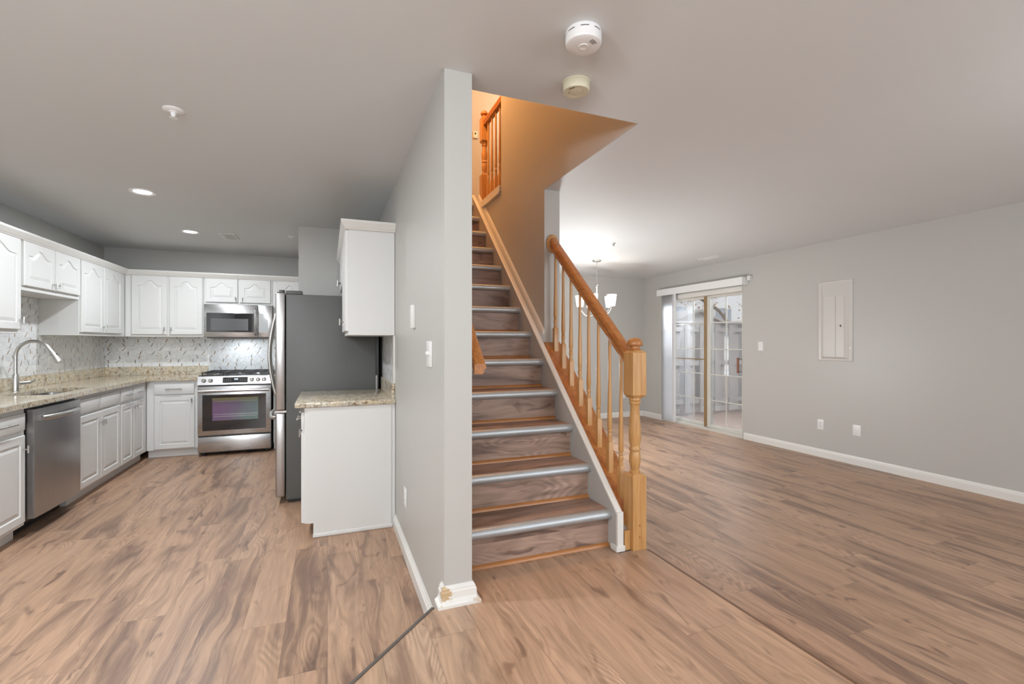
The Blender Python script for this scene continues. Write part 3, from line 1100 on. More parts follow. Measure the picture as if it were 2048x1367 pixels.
# crown mouldings
CR = [(0, 0), (0.020, 0), (0.024, 0.008), (0.030, 0.014), (0.042, 0.032), (0.050, 0.044), (0.050, 0.060), (0, 0.060)]
bm = B()
sweep_path(bm, CR, [(XL + 0.002 + 0.0, 3.9), (FXU, 3.9), (FXU, FYU), (-0.264, FYU)][1:], 2.086)
struct('trim_5', bm, TRIM)
bm = B()
sweep_path(bm, CR, [(FXW, 5.03), (FXW, 3.442), (CX0 - 0.001, 3.442)], 2.086)
struct('trim_6', bm, TRIM)

# counters
ct = thing('granite_countertop', 'long speckled beige granite countertop with sink, turning the kitchen corner', 'countertop', (-2.15, 5.0, CT0))
CO = Vector((-2.15, 5.0, CT0))
SXa, SXb, SYa, SYb = -2.275, -1.955, 4.62, 5.28     # sink cut-out
bm = B()
xa, xb = XL + 0.002, -1.845
ya, yb = 3.40, YB - 0.002
xs_ = [xa, SXa, SXb, xb]
ys_ = [ya, SYa, SYb, 6.362, yb]
vt = {}
for i, x in enumerate(xs_):
    for j, y in enumerate(ys_):
        for k, z in enumerate((CT0, CT1)):
            vt[i, j, k] = bm.verts.new((x, y, z))
vx = {}
for j in (3, 4):
    for k, z in enumerate((CT0, CT1)):
        vx[j, k] = bm.verts.new((-1.380, ys_[j], z))
cells = {(i, j) for i in range(3) for j in range(4)} - {(1, 1)}
for (i, j) in cells:
    bm.faces.new([vt[i, j, 1], vt[i + 1, j, 1], vt[i + 1, j + 1, 1], vt[i, j + 1, 1]])
    bm.faces.new([vt[i, j, 0], vt[i, j + 1, 0], vt[i + 1, j + 1, 0], vt[i + 1, j, 0]])
    for (di, dj, a, b) in ((-1, 0, (0, 0), (0, 1)), (1, 0, (1, 0), (1, 1)), (0, -1, (0, 0), (1, 0)), (0, 1, (0, 1), (1, 1))):
        nb = (i + di, j + dj)
        if nb in cells or (nb == (3, 3)):
            continue
        bm.faces.new([vt[i + a[0], j + a[1], 0], vt[i + b[0], j + b[1], 0], vt[i + b[0], j + b[1], 1], vt[i + a[0], j + a[1], 1]])
for k in (0, 1):
    bm.faces.new([vt[3, 3, k], vx[3, k], vx[4, k], vt[3, 4, k]])
bm.faces.new([vt[3, 3, 0], vx[3, 0], vx[3, 1], vt[3, 3, 1]])
bm.faces.new([vx[3, 0], vx[4, 0], vx[4, 1], vx[3, 1]])
bm.faces.new([vx[4, 0], vt[3, 4, 0], vt[3, 4, 1], vx[4, 1]])
rel(bm, 'slab', GRAN, ct, CO, False)
bm = B()
box(bm, XL + 0.001, XL + 0.021, ya, YB - 0.001, CT1, 1.010, 0.002, 1)
box(bm, XL + 0.021, -1.405, YB - 0.021, YB - 0.001, CT1, 1.010, 0.002, 1)
rel(bm, 'splash', GRAN, ct, CO, False)
ct2 = thing('granite_countertop', 'small speckled granite countertop on the end cabinet in front of the fridge', 'countertop', (0.13, 3.8, CT0))
bm = B()
box(bm, -0.20, CX0 - 0.001, 3.395, 4.19, CT0, CT1, 0.006, 2)
rel(bm, 'slab', GRAN, ct2, Vector((0.13, 3.8, CT0)))
bm = B()
box(bm, CX0 - 0.022, CX0 - 0.001, 3.44, 4.19, CT1, 1.010, 0.002, 1)
rel(bm, 'splash', GRAN, ct2, Vector((0.13, 3.8, CT0)))
ct3 = thing('granite_countertop', 'narrow granite countertop strip between the range and the fridge', 'countertop', (-0.44, 6.65, CT0))
bm = B()
box(bm, -0.622, -0.264, 6.362, YB - 0.001, CT0, CT1, 0.004, 1)
rel(bm, 'slab', GRAN, ct3, Vector((-0.44, 6.65, CT0)))

# backsplash tiles
bm = B()
box(bm, XL, XL + 0.008, 3.4, 4.691, 1.011, UZ0 - 0.001)
box(bm, XL, XL + 0.008, 4.691, 5.593, 1.011, 1.703)
box(bm, XL, XL + 0.008, 5.593, YB, 1.011, UZ0 - 0.001)
struct('wall_tile_side', bm, TILEX)
bm = B()
box(bm, XL + 0.008, -1.404, YB - 0.008, YB, 1.011, UZ0 - 0.001)
box(bm, -1.404, -0.264, YB - 0.008, YB, 0.93, UZ0 - 0.001)
struct('wall_tile_back', bm, TILEY)
bm = B()
box(bm, CX0 - 0.008, CX0, 3.47, 4.19, 1.011, 1.355)
struct('wall_tile_center', bm, TILEX)
bm = B()
box(bm, CX0 - 0.011, CX0, 3.446, 3.47, 1.011, 1.355)
struct('trim_7', bm, TRIM)

# ------------------------------------------------------------------ sink and tap
sk = thing('kitchen_sink', 'stainless undermount sink set in the granite countertop', 'sink', (-2.115, 4.95, CT0))
bm = B()
def rr(x0, x1, y0, y1, z, r, n=5):
    out = []
    for cx, cy, a0 in ((x1 - r, y0 + r, -PI / 2), (x1 - r, y1 - r, 0), (x0 + r, y1 - r, PI / 2), (x0 + r, y0 + r, PI)):
        for i in range(n + 1):
            a = a0 + PI / 2 * i / n
            out.append(bm.verts.new((cx + r * math.cos(a), cy + r * math.sin(a), z)))
    return out
z_ = CT0 - 0.001
L1 = rr(SXa - 0.02, SXb + 0.02, SYa - 0.02, SYb + 0.02, z_, 0.03)
L2 = rr(SXa + 0.008, SXb - 0.008, SYa + 0.008, SYb - 0.008, z_, 0.05)
L3 = rr(SXa + 0.012, SXb - 0.012, SYa + 0.012, SYb - 0.012, z_ - 0.155, 0.05)
L4 = rr(SXa + 0.04, SXb - 0.04, SYa + 0.04, SYb - 0.04, z_ - 0.165, 0.04)
for a, b in ((L1, L2), (L2, L3), (L3, L4)):
    n = len(a)
    for i in range(n):
        bm.faces.new((a[i], a[(i + 1) % n], b[(i + 1) % n], b[i]))
bm.faces.new(L4)
rel(bm, 'basin', STEEL, sk, Vector((-2.115, 4.95, CT0)))
bm = B()
lathe(bm, [(0.04, 0), (0.04, 0.003), (0.03, 0.001)], 20, (-2.115, 4.95, z_ - 0.165))
rel(bm, 'drain', NICKEL, sk, Vector((-2.115, 4.95, CT0)))

fa = thing('kitchen_faucet', 'brushed nickel gooseneck faucet with pull-down spray standing by the sink', 'faucet', (-2.335, 4.985, CT1))
bm = B()
lathe(bm, [(0.026, 0), (0.026, 0.004), (0.021, 0.008), (0.021, 0.135), (0.016, 0.145)], 20)
obj('base', bm, NICKEL, fa)
bm = B()
pts = [(0, 0, 0.14), (0, 0, 0.29)]
R_ = 0.118
for i in range(1, 13):
    a = PI * i / 12 * 0.86
    pts.append((R_ - R_ * math.cos(a), -(R_ - R_ * math.cos(a)) * 0.12, 0.29 + R_ * math.sin(a)))
tube(bm, pts, 0.0125, 14)
obj('neck', bm, NICKEL, fa)
bm = B()
p = Vector(pts[-1])
dv = (p - Vector(pts[-2])).normalized()
tube(bm, [p, p + dv * 0.02, p + dv * 0.10, p + dv * 0.12], [0.0135, 0.015, 0.021, 0.021], 16)
sh_ = obj('spray_head', bm, NICKEL, fa)
bm = B()
q = p + dv * 0.055 + Vector((0.017, 0, 0.004))
box(bm, q.x - 0.004, q.x + 0.004, q.y - 0.006, q.y + 0.006, q.z - 0.018, q.z + 0.012, 0.002, 1)
obj('button', bm, DARK, sh_)
bm = B()
tube(bm, [(0, 0, 0.068), (0.03, 0.05, 0.068), (0.05, 0.085, 0.07)], [0.015, 0.015, 0.014], 14)
hd = obj('handle', bm, NICKEL, fa)
bm = B()
tube(bm, [(0.05, 0.085, 0.07), (0.062, 0.105, 0.075), (0.07, 0.12, 0.088)], [0.007, 0.006, 0.005], 10)
obj('lever', bm, NICKEL, hd)

# ------------------------------------------------------------------ dishwasher
dw = thing('dishwasher', 'stainless steel dishwasher under the granite beside the sink cabinet', 'dishwasher', (FXL, 4.125, 0), LROT)
Wd = 0.66
bm = B()
box(bm, 0.004, Wd - 0.004, 0.002, 0.06, 0.10, 0.862)
box(bm, 0.004, Wd - 0.004, 0.06, 0.55, 0.10, 0.69)
box(bm, 0.0, Wd, 0.09, 0.50, 0.002, 0.10)
obj('tub', bm, BLACK, dw)
bm = B()
# front door with slight bow
n = 10
ringsf = []
x0d, x1d = 0.012, Wd - 0.012
for i in range(n + 1):
    t = i / n
    bow = -0.045 - 0.012 * math.sin(PI * t)
    x = x0d + (x1d - x0d) * t
    ringsf.append((x, bow))
poly = [(x0d, 0.0)] + ringsf + [(x1d, 0.0)]
prism(bm, poly, 'Z', 0.118, 0.852)
dd = obj('door', bm, STEELZ, dw)
bm = B()
hp = []
for i in range(11):
    t = i / 10
    hp.append((0.075 + (Wd - 0.15) * t, -0.058 - 0.042 * math.sin(PI * t) ** 0.6, 0.785))
tube(bm, hp, 0.016, 12)
bmesh.ops.scale(bm, vec=(1, 1, 1.15), verts=bm.verts, space=Matrix.Translation((0, 0, -0.785)))
obj('handle', bm, NICKEL, dd)

# ------------------------------------------------------------------ range
rg_ = thing('gas_range', 'stainless slide-in gas range with black grates and oven window', 'range', (-1.377, 6.29, 0))
WR_ = 0.749
bm = B()
box(bm, 0.003, WR_ - 0.003, 0.03, 0.66, 0.035, 0.905)
obj('body', bm, FRSIDE, rg_)
bm = B()
prism(bm, [(0.0, 0.818), (0.035, 0.818), (0.66, 0.90), (0.66, 0.921), (0.06, 0.921), (0.018, 0.914)], 'X', 0.0, WR_)
cp = obj('control_panel', bm, STEEL, rg_)
sl = math.atan2(0.018, 0.096)
def onpanel(x, z):
    return (x, 0.018 * (z - 0.818) / 0.096, z)
for x in (0.062, 0.128, 0.548, 0.612, 0.676):
    bm = B()
    px_, py_, pz_ = onpanel(x, 0.868)
    lathe(bm, [(0.024, 0.0), (0.024, -0.006), (0.018, -0.010), (0.016, -0.030), (0.012, -0.033)], 18, (px_, py_, pz_), 'Y')
    box(bm, px_ - 0.004, px_ + 0.004, py_ - 0.040, py_ - 0.028, pz_ - 0.016, pz_ + 0.016, 0.002, 1)
    obj('knob', bm, NICKEL, cp)
bm = B()
for x0_, x1_, z0_, z1_ in ((0.25, 0.505, 0.838, 0.900),):
    a = onpanel(0, z0_)[1]
    b = onpanel(0, z1_)[1]
    prism(bm, [(a - 0.002, z0_), (a + 0.01, z0_), (b + 0.01, z1_), (b - 0.002, z1_)], 'X', x0_, x1_)
ds = obj('display', bm, DGLASS, cp)
bm = B()
for i, xx in enumerate((0.366, 0.376, 0.388, 0.398)):
    y_ = onpanel(0, 0.878)[1] - 0.003
    for zz in (0.871, 0.878, 0.885):
        box(bm, xx, xx + 0.006, y_ - 0.001, y_, zz - 0.0009, zz + 0.0009)
    for s2 in (0.0, 0.005):
        if i == 0 and s2 == 0:
            continue
        box(bm, xx + s2, xx + s2 + 0.0015, y_ - 0.001, y_, 0.871, 0.885)
obj('clock_digits', bm, DISPLAY, ds, False)
bm = B()
for i in range(4):
    for j in range(2):
        for xo in (0.265, 0.425):
            y_ = onpanel(0, 0.86 + 0.016 * j)[1] - 0.003
            box(bm, xo + 0.02 * i, xo + 0.02 * i + 0.008, y_ - 0.0006, y_, 0.858 + 0.018 * j, 0.8605 + 0.018 * j)
obj('touch_keys', bm, PLATE, ds, False)
bm = B()
box(bm, 0.002, WR_ - 0.002, 0.0, 0.035, 0.238, 0.800, 0.004, 2)
od = obj('oven_door', bm, STEEL, rg_)
bm = B()
box(bm, 0.050, WR_ - 0.052, -0.0025, 0.006, 0.292, 0.703)
og = obj('oven_window', bm, DGLASS, od)
IRID = G('tinted oven glass')
_x, _y, _z = IRID.pos()
_n = IRID.noise(IRID.vec(IRID.math('MULTIPLY', _x, 3.0), 0.0, IRID.math('MULTIPLY', _z, 3.0)), 1.0, 2)
_c = IRID.mix(IRID.step(IRID.math('ADD', IRID.math('MULTIPLY_ADD', _x, 1.0, 1.0), IRID.math('MULTIPLY', _n, 0.6)), 0.05, 0.62), (0.17, 0.10, 0.20, 1), (0.13, 0.22, 0.20, 1))
_c = IRID.mix(IRID.step(IRID.math('ADD', _z, IRID.math('MULTIPLY', _n, 0.2)), 0.68, 0.78), _c, (0.20, 0.19, 0.07, 1))
IRID.set(_c, 0.12, 0, 0.6)
bm = B()
box(bm, 0.148, WR_ - 0.133, -0.0035, 0.0, 0.405, 0.665)
obj('inner_pane', bm, IRID.m, og)
bm = B()
for zz in (0.45, 0.475, 0.625):
    tube(bm, [(0.16, -0.0036, zz), (WR_ - 0.145, -0.0036, zz)], 0.0011, 6)
obj('rack', bm, NICKEL, og)
bm = B()
tube(bm, [(0.015, -0.042, 0.752), (WR_ - 0.015, -0.042, 0.752)], 0.0165, 14)
for xx in (0.04, WR_ - 0.04):
    box(bm, xx - 0.012, xx + 0.012, -0.042, 0.002, 0.742, 0.764)
obj('handle', bm, STEEL, od)
bm = B()
box(bm, 0.004, WR_ - 0.004, 0.0, 0.035, 0.048, 0.222, 0.006, 2)
obj('drawer', bm, STEEL, rg_)
bm = B()
for xx in (0.05, WR_ - 0.05):
    for yy in (0.06, 0.6):
        lathe(bm, [(0.018, 0.0), (0.018, 0.036)], 12, (xx, yy, 0))
obj('foot', bm, BLACK, rg_)
bm = B()
box(bm, 0.0, WR_, 0.06, 0.65, 0.9205, 0.925)
obj('cooktop', bm, BLACK, rg_)
for gx in range(3):
    bm = B()
    x0_ = 0.02 + gx * 0.238
    for xx in (x0_ + 0.01, x0_ + 0.115, x0_ + 0.22):
        box(bm, xx - 0.005, xx + 0.005, 0.09, 0.63, 0.945, 0.957)
    for yy in (0.10, 0.23, 0.36, 0.49, 0.62):
        box(bm, x0_, x0_ + 0.23, yy - 0.005, yy + 0.005, 0.945, 0.957)
    for xx in (x0_ + 0.01, x0_ + 0.22):
        for yy in (0.10, 0.36, 0.62):
            box(bm, xx - 0.006, xx + 0.006, yy - 0.006, yy + 0.006, 0.925, 0.946)
    obj('grate', bm, BLACK, rg_, False)
for xx, yy in ((0.14, 0.2), (0.14, 0.5), (0.375, 0.35), (0.61, 0.2), (0.61, 0.5)):
    bm = B()
    lathe(bm, [(0.045, 0.925), (0.045, 0.932), (0.032, 0.940)], 16, (xx, yy, 0))
    obj('burner', bm, NICKEL, rg_)

# ------------------------------------------------------------------ microwave
mw = thing('microwave', 'stainless over-range microwave hung between the white cabinets', 'microwave', (-1.376, 6.575, 1.368))
WM, HM = 0.735, 0.398
bm = B()
box(bm, 0.0, WM, 0.02, 0.39, 0.0, HM)
box(bm, 0.03, WM - 0.03, 0.03, 0.36, -0.012, 0.001)
obj('body', bm, FRSIDE, mw)
bm = B()
box(bm, 0.002, 0.574, 0.0, 0.022, 0.003, HM - 0.003, 0.004, 2)
md = obj('door', bm, STEEL, mw)
bm = B()
box(bm, 0.03, 0.545, -0.002, 0.01, 0.062, 0.293)
mp = obj('window', bm, DGLASS, md)
bm = B()
box(bm, 0.075, 0.47, -0.003, 0.0, 0.082, 0.225)
obj('mesh_screen', bm, plain('grey door screen', (0.10, 0.10, 0.105, 1), 0.12), mp)
bm = B()
pts = [(0.553, -0.004, 0.035)]
for i in range(9):
    t = i / 8
    pts.append((0.553, -0.038 - 0.016 * math.sin(PI * t), 0.05 + 0.28 * t))
pts.append((0.553, -0.004, 0.345))
tube(bm, pts, 0.0125, 12)
obj('handle', bm, STEELZ, md)
bm = B()
box(bm, 0.578, WM - 0.002, 0.0, 0.022, 0.003, HM - 0.003, 0.004, 2)
mc = obj('control_panel', bm, STEEL, mw)
bm = B()
box(bm, 0.584, WM - 0.045, -0.002, 0.01, 0.062, 0.293)
obj('keypad', bm, DGLASS, mc)

light('AREA', 'microwave_cooktop_lamp', (-1.0, 6.72, 1.35), 2.2, (0.86, 0.94, 1.0), 0.3)

# ------------------------------------------------------------------ fridge
fr = thing('refrigerator', 'tall fridge with dark grey side panel and stainless doors', 'refrigerator', (0.05, 4.63, 0))
FO = Vector((0.05, 4.63, 0))
fy0_, fy1_ = 4.222, 5.020
bm = B()
box(bm, -0.312, 0.390, fy0_, fy1_, 0.03, 1.697, 0.006, 2)
rel(bm, 'body', FRSIDE, fr, FO)
bm = B()
box(bm, 0.385, 0.416, fy0_ + 0.02, fy1_ - 0.02, 0.06, 1.60)
rel(bm, 'back_panel', BLACK, fr, FO)
bm = B()
box(bm, 0.3895, 0.404, fy0_ + 0.004, fy0_ + 0.03, 0.06, 1.02)
rel(bm, 'rear_trim', PANELG, fr, FO)
bm = B()
box(bm, -0.30, 0.36, fy0_ + 0.03, fy1_ - 0.03, 0.002, 0.04)
rel(bm, 'base_grille', BLACK, fr, FO)
ym = (fy0_ + fy1_) / 2
def fdoor(y0, y1, z0, z1, name='door'):
    bm = B()
    box(bm, -0.390, -0.318, y0, y1, z0, z1, 0.012, 3)
    return rel(bm, name, STEELZ, fr, FO)
d1 = fdoor(fy0_ - 0.002, ym - 0.003, 0.755, 1.712)
d2 = fdoor(ym + 0.003, fy1_ + 0.002, 0.755, 1.712)
d3 = fdoor(fy0_ - 0.002, fy1_ + 0.002, 0.055, 0.735, 'freezer_drawer')
for dr_, yy in ((d1, ym - 0.05), (d2, ym + 0.05)):
    bm = B()
    pts = [(-0.392, yy, 0.83)] + [(-0.42 - 0.05 * math.sin(PI * i / 10), yy, 0.85 + 0.70 * i / 10) for i in range(11)] + [(-0.392, yy, 1.57)]
    tube(bm, [Vector(p) - FO for p in pts], 0.013, 12)
    obj('handle', bm, NICKEL, dr_)
bm = B()
pts = [(-0.392, fy0_ + 0.06, 0.69)] + [(-0.425 - 0.03 * math.sin(PI * i / 8), fy0_ + 0.08 + 0.64 * i / 8, 0.69) for i in range(9)] + [(-0.392, fy1_ - 0.06, 0.69)]
tube(bm, [Vector(p) - FO for p in pts], 0.014, 12)
obj('handle', bm, NICKEL, d3)
for yy in (fy0_ + 0.05, fy1_ - 0.05):
    bm = B()
    box(bm, -0.315, -0.19, yy - 0.045, yy + 0.045, 1.697, 1.728, 0.008, 2)
    lathe(bm, [(0.022, 1.700), (0.022, 1.730), (0.016, 1.733)], 16, (-0.345, yy, 0))
    rel(bm, 'hinge_cover', FRSIDE, fr, FO)
bm = B()
box(bm, -0.392, -0.30, fy0_ + 0.002, fy0_ + 0.03, 0.737, 0.753)
rel(bm, 'hinge', NICKEL, fr, FO)

# ------------------------------------------------------------------ ceiling fittings


def downlight(x, y, label, r=0.085):
    o = thing('recessed_light', label, 'ceiling light', (x, y, H), 0, 'recessed kitchen ceiling lights')
    bm = B()
    lathe(bm, [(r, 0.0), (r, -0.006), (r * 0.92, -0.009), (r * 0.70, -0.004), (r * 0.66, -0.0015)], 32, cap=False)
    obj('trim_ring', bm, DETW, o)
    bm = B()
    lathe(bm, [(r * 0.68, -0.001), (r * 0.66, -0.004)], 32)
    obj('diffuser', bm, LED, o)
    light('AREA', 'recessed_light_beam', (x, y, H - 0.02), 19, (0.93, 0.97, 1.0), r * 1.3)


downlight(-1.296, 4.318, 'lit round recessed light in the kitchen ceiling, the larger of the two seen')
downlight(-1.306, 5.692, 'lit round recessed light beside the kitchen ceiling vent')
light('AREA', 'recessed_light_beam_near', (-1.3, 2.4, H - 0.02), 35, (0.93, 0.97, 1.0), 0.11)


def vent(name_loc, w, l, label, slats=6):
    o = thing('ceiling_vent', label, 'vent', name_loc)
    bm = B()
    box(bm, -w / 2, w / 2, -l / 2, l / 2, -0.008, 0.0, 0.003, 1)
    obj('frame', bm, PLATE, o)
    bm = B()
    box(bm, -w * 0.36, w * 0.36, -l * 0.42, l * 0.42, -0.0095, -0.006)
    obj('opening', bm, plain('vent shadow gap', (0.30, 0.30, 0.30, 1), 0.7), o)
    bm = B()
    for i in range(slats):
        x = -w * 0.36 + w * 0.72 * (i + 0.5) / slats
        box(bm, x - w * 0.035, x + w * 0.035, -l * 0.42, l * 0.42, -0.0115, -0.009)
    obj('slat', bm, PLATE, o)
    return o


v1 = vent((-0.975, 5.79, H), 0.15, 0.33, 'white ceiling vent in the kitchen beside a recessed light')
v1.rotation_euler = (0, 0, 0.0)
vent((4.77, 4.885, H), 0.14, 0.35, 'white slotted ceiling vent over the patio door')


def sprinkler(x, y, r, label, col, drop=0.03):
    o = thing('fire_sprinkler', label, 'sprinkler', (x, y, H))
    bm = B()
    lathe(bm, [(r, 0.0), (r, -0.004), (r * 0.8, -0.009), (r * 0.45, -0.010), (r * 0.40, -0.014)], 24)
    obj('escutcheon', bm, col, o)
    bm = B()
    lathe(bm, [(0.012, -0.008), (0.012, -drop * 0.6), (0.006, -drop * 0.8), (0.018, -drop * 0.97), (0.018, -drop)], 16)
    obj('head', bm, col, o)


sprinkler(-0.700, 2.747, 0.045, 'white fire sprinkler with round plate on the kitchen ceiling', DETW, 0.04)
sprinkler(3.048, 4.592, 0.020, 'small bare metal sprinkler head on the living room ceiling', NICKEL, 0.035)
sprinkler(-0.358, 5.572, 0.035, 'white sprinkler on the far kitchen ceiling above the fridge', DETW, 0.02)

sd = thing('smoke_detector', 'white round smoke detector on the ceiling, topmost of the pair', 'smoke detector', (0.874, 1.512, H))
bm = B()
R1 = 0.066
lathe(bm, [(R1 * 0.97, 0.0), (R1, -0.004), (R1, -0.020), (R1 * 0.985, -0.021), (R1 * 0.985, -0.024), (R1, -0.025), (R1, -0.040), (R1 * 0.96, -0.047), (R1 * 0.88, -0.050), (0.022, -0.051)], 40)
obj('body', bm, DETW, sd)
bm = B()
for a0 in range(8):
    a1 = a0 * PI / 4 + 0.12
    for k in range(4):
        aa = a1 + 0.11 * k
        p0 = Vector((math.cos(aa), math.sin(aa), 0)) * (R1 + 0.0004)
        p1 = Vector((math.cos(aa + 0.12), math.sin(aa + 0.12), 0)) * (R1 + 0.0004)
        f = bm.faces.new([bm.verts.new((p0.x, p0.y, -0.0165)), bm.verts.new((p1.x, p1.y, -0.0165)), bm.verts.new((p1.x, p1.y, -0.0135)), bm.verts.new((p0.x, p0.y, -0.0135))])
obj('side_slot', bm, DARK, sd, False)
bm = B()
lathe(bm, [(0.018, -0.0505), (0.018, -0.0535), (0.015, -0.0545), (0.013, -0.0535)], 24)
obj('test_button', bm, PLATE, sd)
bm = B()
for i in range(3):
    for k in range(6):
        aa = -1.42 + 0.11 * k
        r_ = 0.033 + 0.0065 * i
        q4 = [(r_, aa), (r_ + 0.0026, aa), (r_ + 0.0026, aa + 0.11), (r_, aa + 0.11)]
        bm.faces.new([bm.verts.new((rr_ * math.cos(t_), rr_ * math.sin(t_), -0.0514)) for rr_, t_ in q4])
obj('horn_slot', bm, DARK, sd, False)
sd2 = thing('smoke_detector', 'cream yellowed smoke detector on the ceiling by the stairwell edge', 'smoke detector', (1.013, 1.815, H))
bm = B()
R2 = 0.058
lathe(bm, [(R2 * 1.03, 0.0), (R2 * 1.03, -0.006), (R2 * 0.98, -0.008), (R2, -0.010), (R2, -0.036), (R2 * 0.95, -0.042), (R2 * 0.60, -0.0425), (R2 * 0.56, -0.040), (R2 * 0.52, -0.0425), (0.008, -0.044)], 36)
obj('body', bm, CREAM, sd2)
bm = B()
for k in range(4):
    aa = 3.5 + 0.16 * k
    x, y = 0.042 * math.cos(aa), 0.042 * math.sin(aa)
    box(bm, x - 0.0025, x + 0.0025, y - 0.0025, y + 0.0025, -0.0435, -0.041)
obj('indicator', bm, DARK, sd2, False)

# ------------------------------------------------------------------ chandelier
ch = thing('chandelier', 'lit five arm chandelier with frosted white shades over the dining area', 'chandelier', (3.46, 5.62, H))
bm = B()
lathe(bm, [(0.062, 0.0), (0.062, -0.012), (0.05, -0.02), (0.012, -0.024)], 24)
obj('canopy', bm, NICKEL, ch)
bm = B()
for i in range(13):
    z = -0.022 - 0.0235 * i
    ring = [(0.008 * math.cos(a) if i % 2 == 0 else 0, 0.008 * math.cos(a) if i % 2 else 0, z - 0.0145 + 0.0145 * math.sin(a)) for a in [2 * PI * k / 10 for k in range(11)]]
    tube(bm, ring, 0.0028, 6)
obj('chain', bm, NICKEL, ch)
bm = B()
lathe(bm, [(0.006, -0.325), (0.018, -0.335), (0.018, -0.345), (0.009, -0.355), (0.016, -0.37), (0.011, -0.385), (0.0095, -0.70), (0.02, -0.715), (0.026, -0.735), (0.02, -0.755), (0.006, -0.77)], 18)
obj('stem', bm, NICKEL, ch)
for i in range(5):
    a = 2 * PI * i / 5 + 0.18
    ca, sa = math.cos(a), math.sin(a)
    bm = B()
    pts = []
    for k in range(11):
        t = k / 10
        r = 0.02 + 0.21 * t
        pts.append((r * ca, r * sa, -0.735 - 0.055 * math.sin(PI * t) ** 0.8 * (1 - 0.2 * t) + 0.075 * t ** 3))
    tube(bm, pts, 0.007, 10)
    lathe(bm, [(0.012, 0.0), (0.024, 0.008), (0.026, 0.03)], 16, (pts[-1][0], pts[-1][1], pts[-1][2] - 0.005))
    am = obj('arm', bm, NICKEL, ch)
    bm = B()
    zb = pts[-1][2] + 0.015
    lathe(bm, [(0.032, zb), (0.044, zb + 0.004), (0.052, zb + 0.06), (0.064, zb + 0.155), (0.060, zb + 0.155), (0.048, zb + 0.06), (0.038, zb + 0.010)], 24, (pts[-1][0], pts[-1][1], 0))
    obj('shade', bm, SHADE, am)
    light('POINT', 'chandelier_bulb', (3.46 + pts[-1][0], 5.62 + pts[-1][1], H + zb + 0.17), 1.0, (1.0, 0.95, 0.88), 0.03)

# ------------------------------------------------------------------ wall plates and the electrical panel


def plate(name, label, cat, loc, rotz, w=0.072, h=0.115, kind='toggle', n=1):
    """front towards -y in local space"""
    o = thing(name, label, cat, loc, rotz)
    bm = B()
    box(bm, -w / 2, w / 2, -0.006, 0.0, -h / 2, h / 2, 0.003, 2)
    obj('cover_plate', bm, PLATE, o)
    for i in range(n):
        cx = (i - (n - 1) / 2) * 0.046
        if kind == 'toggle':
            bm = B()
            box(bm, cx - 0.005, cx + 0.005, -0.016, -0.005, -0.004, 0.012, 0.002, 1)
            obj('toggle', bm, PLATE, o)
        elif kind == 'outlet':
            for zz in (-0.02, 0.02):
                bm = B()
                box(bm, cx - 0.016, cx + 0.016, -0.0075, -0.005, zz - 0.014, zz + 0.014, 0.003, 1)
                sk_ = obj('socket', bm, PLATE, o)
                bm = B()
                for sx in (-0.006, 0.006):
                    box(bm, cx + sx - 0.001, cx + sx + 0.001, -0.0079, -0.007, zz - 0.002, zz + 0.007)
                lathe(bm, [(0.0025, -0.0079), (0.0025, -0.007)], 10, (cx, 0, zz - 0.008), 'Y')
                obj('slot', bm, DARK, sk_)
    return o


RR = PI / 2    # faces -X on the right wall: local -y -> -x needs -90
plate('light_switch', 'white light switch plate beside the patio door', 'light switch', (XR, 4.522, 1.256), -RR)
plate('power_outlet', 'white duplex outlet low on the wall under the electrical panel', 'outlet', (XR, 3.722, 0.370), -RR, kind='outlet')
plate('blank_wall_plate', 'blank white cover plate low on the wall beside the duplex outlet', 'wall plate', (XR, 3.327, 0.368), -RR, 0.085, 0.117, 'blank')
plate('power_outlet', 'white outlet low on the dining end wall behind the newel post', 'outlet', (4.84, YB, 0.382), 0, kind='outlet')
plate('light_switch', 'white double switch plate on the grey wall edge beside the post', 'light switch', (CX0, 2.215, 1.250), -RR, 0.118, 0.122, 'toggle', 2)
plate('power_outlet', 'white outlet plate low on the grey wall by the end cabinet', 'outlet', (CX0, 2.945, 0.352), -RR, 0.085, 0.115, 'outlet')
plate('power_outlet', 'white outlet in the mosaic backsplash of the end wall', 'outlet', (-1.905, YB - 0.008, 1.125), 0, kind='outlet')
plate('power_outlet', 'white outlet in the mosaic backsplash past the faucet', 'outlet', (XL + 0.008, 5.78, 1.118), PI / 2, kind='outlet')
plate('light_switch', 'white switch in the mosaic backsplash near the inside corner', 'light switch', (XL + 0.008, 6.62, 1.125), PI / 2)
th = thing('wall_sensor', 'thin upright white sensor strip on the grey wall above the double switch', 'sensor', (CX0, 2.635, 1.448), -RR)
bm = B()
box(bm, -0.030, 0.030, -0.020, 0.0, -0.064, 0.064, 0.003, 2)
obj('housing', bm, PLATE, th)
bm = B()
for zz in (-0.048, 0.0, 0.048):
    lathe(bm, [(0.004, -0.0206), (0.004, -0.018)], 10, (-0.01, 0, zz), 'Y')
obj('screw', bm, NICKEL, th)

